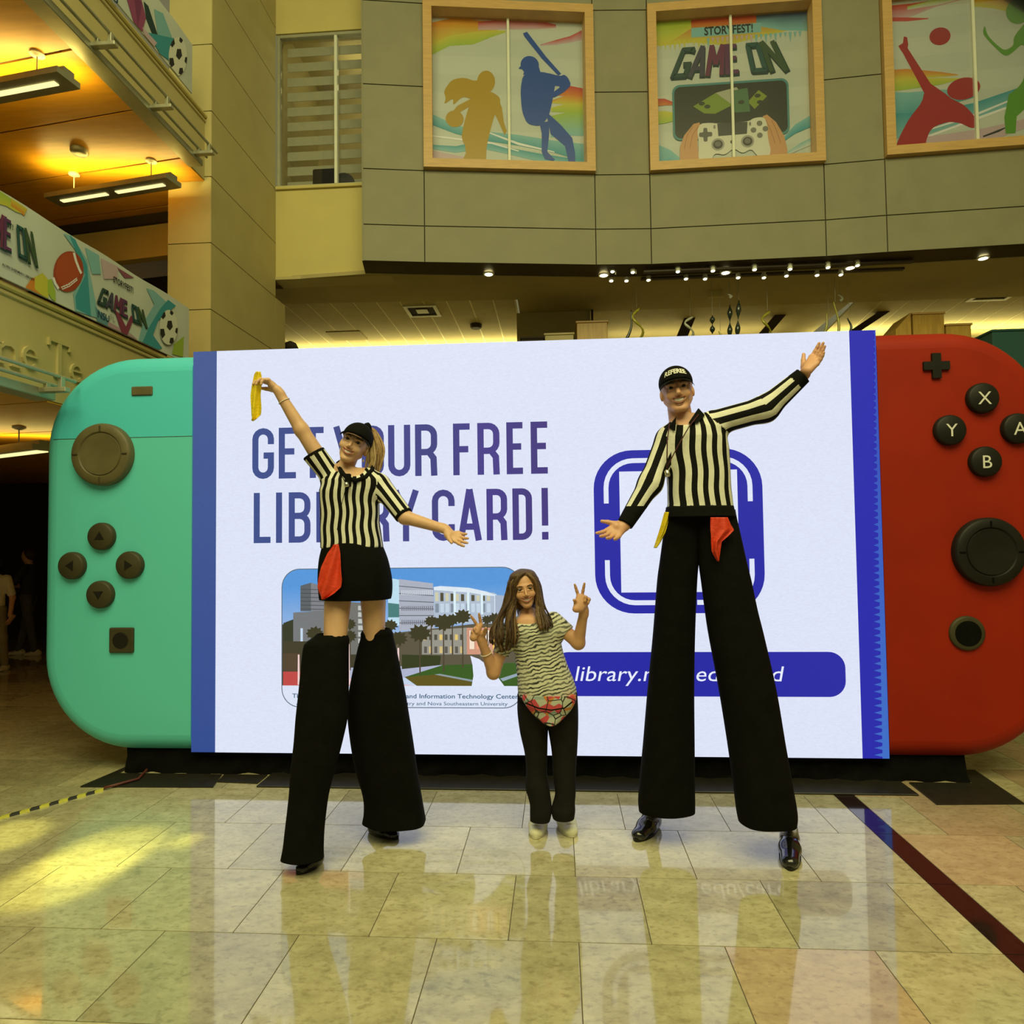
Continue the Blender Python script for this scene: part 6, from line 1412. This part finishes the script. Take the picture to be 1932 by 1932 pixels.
cap_parts(Mh, P2, M['knit_black'], .0, .055, .014, 64)
Vt, Ft = text_mesh('REFEREE', .03); x0_, x1_ = min(v[0] for v in Vt), max(v[0] for v in Vt); VV = []
for x, y in Vt:
    u = (x - (x0_ + x1_) / 2) / (x1_ - x0_) * .112; zz = .0600 + y * .036 + .010 * math.cos(u / .056 * 1.4); a_ = u / .080; k_ = math.sqrt(max(.05, 1 - ((zz - .040) / .088) ** 2)) * 1.02
    VV.append((math.sin(a_) * .084 * k_, .014 - math.cos(a_) * .104 * k_ - .001, zz))
mesh('cap_lettering', xf(Mh, VV), Ft, mat('white lettering', (.80, .80, .68), .6), P2)
lt = stations([(962, 1256, 1328), (985, 1254, 1326), (1020, 1250, 1321), (1060, 1245, 1318), (1100, 1240, 1315), (1200, 1232, 1311), (1300, 1222, 1309), (1400, 1213, 1309), (1480, 1205, 1309), (1510, 1203, 1309), (1528, 1205, 1309)], 3.71, 3.83, .78)
rt = stations([(962, 1306, 1385), (985, 1308, 1390), (1020, 1313, 1398), (1060, 1318, 1407), (1100, 1324, 1417), (1150, 1331, 1428), (1200, 1339, 1441), (1300, 1358, 1464), (1400, 1374, 1481), (1480, 1385, 1495), (1530, 1391, 1503), (1552, 1395, 1502)], 3.71, 3.62, .78)
for i, s_ in enumerate((lt, rt)): V, Fc = loft_mesh(s_, 80, 56, 2.3, tfold(1 + i * 2.7, .022)); mesh('trouser_leg', V, Fc, M['trouser'], P2, True)
wb = stations([(956, 1257, 1383), (966, 1256, 1385), (976, 1255, 1387)], 3.705, 3.705, .72); V, Fc = loft_mesh(wb, 8, 48, 2.3); mesh('waistband', V, Fc, M['knit_black'], P2, True)
shoe(g0(1200, 1588), g0(1236, 1556), .105, .085, M['leather'], P2, True, J(1237, 1530, 3.86)); shoe(g0(1491, 1643), g0(1490, 1592), .105, .095, M['leather'], P2, True, J(1486, 1550, 3.63))
for a_, b_ in ((g0(1232, 1566), J(1258, 1300, 3.80)), (g0(1490, 1600), J(1430, 1300, 3.65))): MB().tube([Vector(a_) + Vector((0, 0, .05)), Vector(b_)], .026, 10).build('stilt', M['trouser'], P2)
cloth('signal_cloth', [(976, 1341, 1374), (990, 1341, 1380), (1000, 1341, 1386), (1012, 1342, 1374), (1022, 1342, 1362), (1040, 1344, 1360), (1052, 1350, 1358), (1059, 1354, 1357)], 3.565, M['red_cloth'], 'red cloth tucked in the waistband of the tall man', .014, 1.2)
cloth('signal_cloth', [(966, 1254, 1263), (985, 1249, 1261), (1005, 1243, 1256), (1022, 1238, 1248), (1034, 1234, 1240)], 3.66, M['yellow_cloth'], 'yellow cloth hanging at the hip of the tall man', .014, 1.0)

# ================================================================== PERSON 3: visitor between them
P3 = person((-.05, 3.87, 0), 'short woman with long brown hair making two victory signs between the stilt walkers')
Yb = 3.86
nb, sl, sr = J(993, 1168, Yb), J(958, 1192, 3.86), J(1044, 1171, 3.86)
el_l, wr_l = J(931, 1269, 3.80), J(908, 1207, 3.73); el_r, wr_r = J(1091, 1213, 3.82), J(1102, 1152, 3.75)
rows = [(1160, 980, 1010), (1168, 966, 1028), (1178, 956, 1046), (1192, 956, 1056), (1210, 964, 1058), (1232, 971, 1063), (1255, 974, 1071), (1280, 976, 1081), (1300, 976, 1087), (1317, 979, 1088)]
st = stations(rows, Yb, Yb, .66); st = [(z, x, y, a, max(.05, min(b, .115))) for z, x, y, a, b in st]
torso = loftp(st, .03, 2.3, shirt_fold(4, 20, .014)); dl, dr = unit(el_l - sl), unit(el_r - sr); cl, crr = J(944, 1236, 3.83), J(1071, 1194, 3.84)
sleeve_l = [rc(sl, cl, .050, .046, .035, cuts=((cl, dl),))]; sleeve_r = [rc(sr, crr, .052, .048, .035, cuts=((crr, dr),))]
V, Q = solid([torso] + sleeve_l + sleeve_r, .006)
m_, N, L, b_ = nodes('tie dyed stripes'); setp(b_, rough=.8)
g_ = N.new('ShaderNodeNewGeometry'); mp = N.new('ShaderNodeMapping'); mp.inputs['Rotation'].default_value = (0, math.radians(14), 0); L.new(g_.outputs['Position'], mp.inputs['Vector'])
wv = N.new('ShaderNodeTexWave'); wv.bands_direction = 'Z'; wv.inputs['Scale'].default_value = 15; wv.inputs['Distortion'].default_value = 7; wv.inputs['Detail'].default_value = 2.5; wv.inputs['Detail Scale'].default_value = 1.2; L.new(mp.outputs[0], wv.inputs['Vector'])
cr = N.new('ShaderNodeValToRGB'); e_ = cr.color_ramp.elements; e_[0].position = .22; e_[0].color = (.030, .032, .026, 1); e_[1].position = .50; e_[1].color = (.62, .62, .48, 1); L.new(wv.outputs['Fac'], cr.inputs[0])
ns = N.new('ShaderNodeTexNoise'); ns.inputs['Scale'].default_value = 16; L.new(mp.outputs[0], ns.inputs['Vector']); mr = N.new('ShaderNodeMapRange'); mr.inputs[1].default_value = .42; mr.inputs[2].default_value = .58; L.new(ns.outputs[0], mr.inputs[0])
mx = N.new('ShaderNodeMix'); mx.data_type = 'RGBA'; L.new(mr.outputs[0], mx.inputs['Factor']); L.new(cr.outputs[0], mx.inputs['A']); mx.inputs['B'].default_value = (.52, .53, .42, 1)
mx2 = N.new('ShaderNodeMix'); mx2.data_type = 'RGBA'; mx2.inputs['Factor'].default_value = .30; L.new(cr.outputs[0], mx2.inputs['A']); L.new(mx.outputs['Result'], mx2.inputs['B']); L.new(mx2.outputs['Result'], b_.inputs['Base Color']); M['tiedye'] = m_
npmesh('shirt', V, Q, M['tiedye'], P3)
Mh = head_matrix(991, 1112, 3.775, -8, 5, 0, .93)
hp = head_solid(False, 1.25, .98, 1.0, .66); hV, hQ = solid(hp, .0025)
body = [loftp([(z, x, y, a * .86, b_ * .86) for z, x, y, a, b_ in st], .03), rc(nb + (0, .01, -.05), xf(Mh, [(0, .032, -.15)])[0], .050, .048, .03), el(J(995, 1174, 3.812), (.055, .022, .030), .04),
        rc(sl, el_l, .042, .036, .03), rc(el_l, wr_l, .036, .0235, .02), rc(sr, el_r, .042, .036, .03), rc(el_r, wr_r, .036, .0235, .02), el(J(1033, 1318, 3.875), (.12, .07, .07), .04), rc(J(1008, 1345, 3.875), J(1016, 1540, 3.88), .05, .03, .03), rc(J(1060, 1345, 3.875), J(1064, 1540, 3.88), .05, .03, .03)]
parts = [solid(body, .006)]
V_ = ((2, 4, 3), (2, 4, 3), (75, 85, 50), (78, 88, 50))
d_l, d_r = unit(J(893, 1168, 3.70) - wr_l), unit(J(1101, 1106, 3.73) - wr_r)
hl = hand(wr_l, d_l, (.05, -1, .05), 1 if np.cross(unit(d_l), unit((0, -1, 0)))[0] > 0 else -1, .93, V_, (10, -12, -10, -16), (34, 14), .75)
hr = hand(wr_r, d_r, (-.05, -1, .05), 1 if np.cross(unit(d_r), unit((0, -1, 0)))[0] < 0 else -1, .95, V_, (16, -12, -12, -18), (34, 14), .75)
parts.append(solid(hl + [rc(el_l + (wr_l - el_l) * .7, wr_l, .0272, .023, .015)], .0026)); parts.append(solid(hr + [rc(el_r + (wr_r - el_r) * .7, wr_r, .0272, .023, .015)], .0026))
body_mesh(P3, parts, hV, hQ, Mh, M['skin_b'], M['lip_a'], 1.25, 1.0)
head_extras(Mh, P3, M['iris_brown'], M['brunet'][1], 1.25, 1.0, .0026, (0, -1, 0))
ringband('bracelet', wr_l + (el_l - wr_l) * .40, wr_l - el_l, .033, M['bangle'], P3, .0028)
# long parted hair
V, Q = solid([el((0, .024, .030), (.082, .100, .092), .01, cuts=(((0, -.034, 0), unit((0, -1, -.10))),)), el((-.030, -.030, .082), (.050, .045, .030), .03), el((.048, -.010, .072), (.036, .055, .034), .03), rc((-.076, -.020, .04), (-.078, .0, -.09), .024, .030, .03), rc((.078, -.020, .04), (.080, .0, -.09), .018, .022, .03), rc((0, .06, 0), (0, .06, -.16), .07, .06, .04)], .005)
npmesh('hair', xf(Mh, V), Q, M['brunet'][0], P3)
H_ = lambda x, y, z: A3(xf(Mh, [(x, y, z)])[0])
gL = [[H_(-.004, -.040, .096), H_(-.066, -.052, .05), H_(-.084, -.040, -.04), J(946, 1165, 3.80), J(946, 1200, 3.755), J(942, 1228, 3.755)], [H_(-.012, -.01, .102), H_(-.084, -.02, .04), J(958, 1140, 3.82), J(938, 1175, 3.80), J(938, 1205, 3.76), J(950, 1232, 3.755)],
      [H_(-.006, -.046, .092), H_(-.060, -.062, .035), H_(-.072, -.050, -.05), J(962, 1165, 3.775), J(962, 1200, 3.75), J(958, 1230, 3.75)], [H_(-.02, .03, .10), H_(-.088, .01, .02), J(950, 1150, 3.84), J(932, 1190, 3.82), J(930, 1218, 3.79)], [H_(-.06, -.03, .02), H_(-.074, -.035, -.06), J(966, 1170, 3.775), J(970, 1200, 3.75), J(966, 1224, 3.745)]]
gR = [[H_(.010, -.044, .094), H_(.066, -.050, .05), H_(.080, -.036, -.04), J(1021, 1155, 3.80), J(1028, 1178, 3.765), J(1030, 1192, 3.755)], [H_(.018, -.01, .10), H_(.084, -.01, .03), J(1020, 1140, 3.82), J(1030, 1165, 3.80), J(1038, 1186, 3.77)], [H_(.05, -.03, .03), H_(.078, -.03, -.05), J(1016, 1160, 3.79), J(1021, 1180, 3.76), J(1024, 1190, 3.752)]]
gF = [[H_(.022, -.046, .095), H_(-.018, -.072, .088), H_(-.056, -.068, .040), H_(-.068, -.054, -.03), J(957, 1160, 3.78), J(955, 1190, 3.755)], [H_(.020, -.040, .098), H_(-.030, -.060, .088), H_(-.066, -.054, .035), H_(-.076, -.044, -.04), J(950, 1170, 3.785)], [H_(.026, -.046, .094), H_(.050, -.060, .066), H_(.067, -.052, .02), H_(.073, -.042, -.05), J(1018, 1160, 3.79)]]
strands('hair_locks', gF, 48, .0060, .0055, M['brunet'], P3, 9, 16, .004)
strands('hair_locks', gL, 120, .0062, .0085, M['brunet'], P3, 5, 18, .009); strands('hair_locks', gR, 60, .0058, .0075, M['brunet'], P3, 6, 16, .007)
lt = stations([(1306, 977, 1044), (1340, 976, 1040), (1380, 981, 1034), (1420, 990, 1033), (1455, 993, 1032), (1485, 991, 1036), (1515, 999, 1040), (1533, 1000, 1041), (1548, 1001, 1038)], 3.87, 3.88, .86)
rt = stations([(1306, 1022, 1089), (1340, 1029, 1091), (1380, 1035, 1091), (1420, 1041, 1089), (1465, 1043, 1086), (1495, 1047, 1086), (1515, 1043, 1085), (1529, 1040, 1086), (1544, 1043, 1083)], 3.87, 3.88, .86)
for i, s_ in enumerate((lt, rt)): V, Fc = loft_mesh(s_, 60, 48, 2.2, lambda th, t, i=i: .03 * math.sin(th * 3 + i * 2 + t * 11) * t + .025 * math.sin(t * 34 + th * 2) * max(0, t - .55)); mesh('trouser_leg', V, Fc, M['trouser2'], P3, True)
M['sneaker'] = mat('white sneaker', (.72, .70, .50), .55, .06, 30, .1, 80); M['rubber'] = mat('pale rubber sole', (.62, .58, .40), .6)
for tx, ty, hx, hy in ((1010, 1583, 1019, 1553), (1081, 1580, 1062, 1551)):
    s_ = shoe(g0(tx, ty), g0(hx, hy), .098, .075, M['sneaker'], P3, M['rubber'])
    t_, h_ = g0(tx, ty), g0(hx, hy); d = unit(t_ - h_); s2 = np.cross(d, (0, 0, 1)); L_ = np.linalg.norm(t_ - h_); b = MB()
    for k in range(4):
        c_ = h_ + d * L_ * (.36 + .12 * k) + A3((0, 0, .098 - .014 * k)); b.tube([c_ - s2 * .026 - A3((0, 0, .008)), c_ + A3((0, 0, .004)) + d * .01, c_ + s2 * .026 - A3((0, 0, .008))], .0042, 6)
    b.build('laces', M['bangle'], s_, True)
# waist pack with flower print
m_, N, L, b_ = nodes('flower print'); setp(b_, rough=.6); g_ = N.new('ShaderNodeNewGeometry')
v1 = N.new('ShaderNodeTexVoronoi'); v1.inputs['Scale'].default_value = 27; L.new(g_.outputs['Position'], v1.inputs['Vector']); c1 = N.new('ShaderNodeValToRGB'); c1.color_ramp.interpolation = 'CONSTANT'; e_ = c1.color_ramp.elements
e_[0].position = 0; e_[0].color = (.45, .47, .38, 1); e_[1].position = .38; e_[1].color = (.55, .06, .08, 1); q_ = e_.new(.72); q_.color = (.55, .20, .04, 1); q_ = e_.new(.86); q_.color = (.30, .38, .34, 1)
sp = N.new('ShaderNodeSeparateColor'); L.new(v1.outputs['Color'], sp.inputs[0]); L.new(sp.outputs[0], c1.inputs[0])
v2 = N.new('ShaderNodeTexVoronoi'); v2.feature = 'DISTANCE_TO_EDGE'; v2.inputs['Scale'].default_value = 15; L.new(g_.outputs['Position'], v2.inputs['Vector']); lt_ = N.new('ShaderNodeMath'); lt_.operation = 'LESS_THAN'; lt_.inputs[1].default_value = .035; L.new(v2.outputs['Distance'], lt_.inputs[0])
mx = N.new('ShaderNodeMix'); mx.data_type = 'RGBA'; L.new(lt_.outputs[0], mx.inputs['Factor']); L.new(c1.outputs[0], mx.inputs['A']); mx.inputs['B'].default_value = (.02, .02, .02, 1); L.new(mx.outputs['Result'], b_.inputs['Base Color']); M['floral'] = m_
wp = stations([(1311, 987, 1086), (1318, 985, 1087), (1328, 990, 1084), (1340, 999, 1077), (1352, 1010, 1066), (1362, 1022, 1056), (1367, 1032, 1048)], 3.765, 3.755, 0, .035)
V, Fc = loft_mesh(wp, 30, 40, 2.4); pk = mesh('waist_pack', V, Fc, M['floral'], P3, True)
b = MB(); b.tube([J(991, 1326, 3.722), J(1015, 1336, 3.712), J(1040, 1340, 3.710), J(1065, 1336, 3.712), J(1080, 1324, 3.722)], .0045, 6); b.build('zip', M['knit_black'], pk)
bl = stations([(1310, 976, 1089), (1318, 976, 1090)], 3.87, 3.87, .80); V, Fc = loft_mesh(bl, 4, 48, 2.2); mesh('belt_strap', V, Fc, M['knit_black'], P3, True)

# ================================================================== people in the dark lobby
def walker(label, px, pyf, Y_, hgt, shirt_c, trouser_c, face, arms, sk_):
    g = at(px, pyf, Z=0); r = empty('person', g, label, 'person', 'people in the dark lobby'); s = hgt / 1.7; B = lambda x, y, z: A3((g.x + x * s, g.y + y * s, z * s)); fx, fy = face
    lat = A3((-fy, fx, 0)); F3 = A3((fx, fy, 0)); Pn = lambda l, f, z: A3((g.x, g.y, 0)) + (lat * l + F3 * f + A3((0, 0, z))) * s
    bd = [el(Pn(0, .02, 1.58), (.078 * s, .085 * s, .115 * s), .02), rc(Pn(0, 0, 1.5), Pn(0, 0, 1.38), .05 * s, .06 * s, .03), el(Pn(0, .09, 1.57), (.018, .018, .02), .015)]
    tr = []
    for k, (l, f) in ((-1, (-.09, .16)), (1, (.09, -.14))): tr += [rc(Pn(k * .08, 0, .92), Pn(l, f * .4, .5), .09 * s, .065 * s, .03), rc(Pn(l, f * .4, .5), Pn(l, f, .08), .065 * s, .05 * s, .03)]
    sh = [rc(Pn(0, 0, 1.32), Pn(0, 0, .95), .15 * s, .145 * s, .05, (F3, .7))]
    for k, (e_, w_) in zip((-1, 1), arms):
        S0 = Pn(k * .17, 0, 1.38); sh.append(rc(S0, S0 + (Pn(*e_) - S0) * .8, .062 * s, .055 * s, .04)); bd += [rc(S0, Pn(*e_), .045 * s, .038 * s, .02), rc(Pn(*e_), Pn(*w_), .038 * s, .028 * s, .02)] + hand(Pn(*w_), Pn(*w_) - Pn(*e_), lat * -k, 1, s, ((20, 25, 15),) * 4)
    for nm, pr_, m2, rs_ in (('body', bd, sk_, .008), ('shirt', sh, mat('lobby shirt', shirt_c, .8, .1, 10), .012), ('trousers', tr, mat('lobby trousers', trouser_c, .8, .1, 10), .012)): V, Q = solid(pr_, rs_); npmesh(nm, V, Q, m2, r)
    V, Q = solid([el(Pn(0, -.012, 1.61), (.088 * s, .096 * s, .105 * s), .02, cuts=((Pn(0, .03, 1.6), unit(F3 * 1 - A3((0, 0, .5)))),))], .008); npmesh('hair', V, Q, M['brunet'][1], r)
    for l, f in ((-.09, .16), (.09, -.14)): shoe(Pn(l, f + .16, .002), Pn(l, f - .08, .002), .095 * s, .07 * s, M['sneaker'], r, False)
walker('passer-by in a white shirt and khaki trousers at the left edge, half out of view', -14, 1268, 8.6, 1.52, (.72, .70, .52), (.30, .27, .15), (.25, -.97), (((-.24, .0, 1.1), (-.22, .1, .86)), ((.25, .0, 1.10), (.26, .08, .84))), M['skin_b'])
walker('person in dark clothes reaching out in the dim lobby beside the teal end', 52, 1236, 9.9, 1.62, (.03, .03, .03), (.10, .095, .08), (-.95, -.3), (((-.2, .2, 1.1), (-.15, .42, 1.12)), ((.22, .15, 1.12), (.15, .40, 1.14))), M['skin_b'])
bpy.context.view_layer.update()
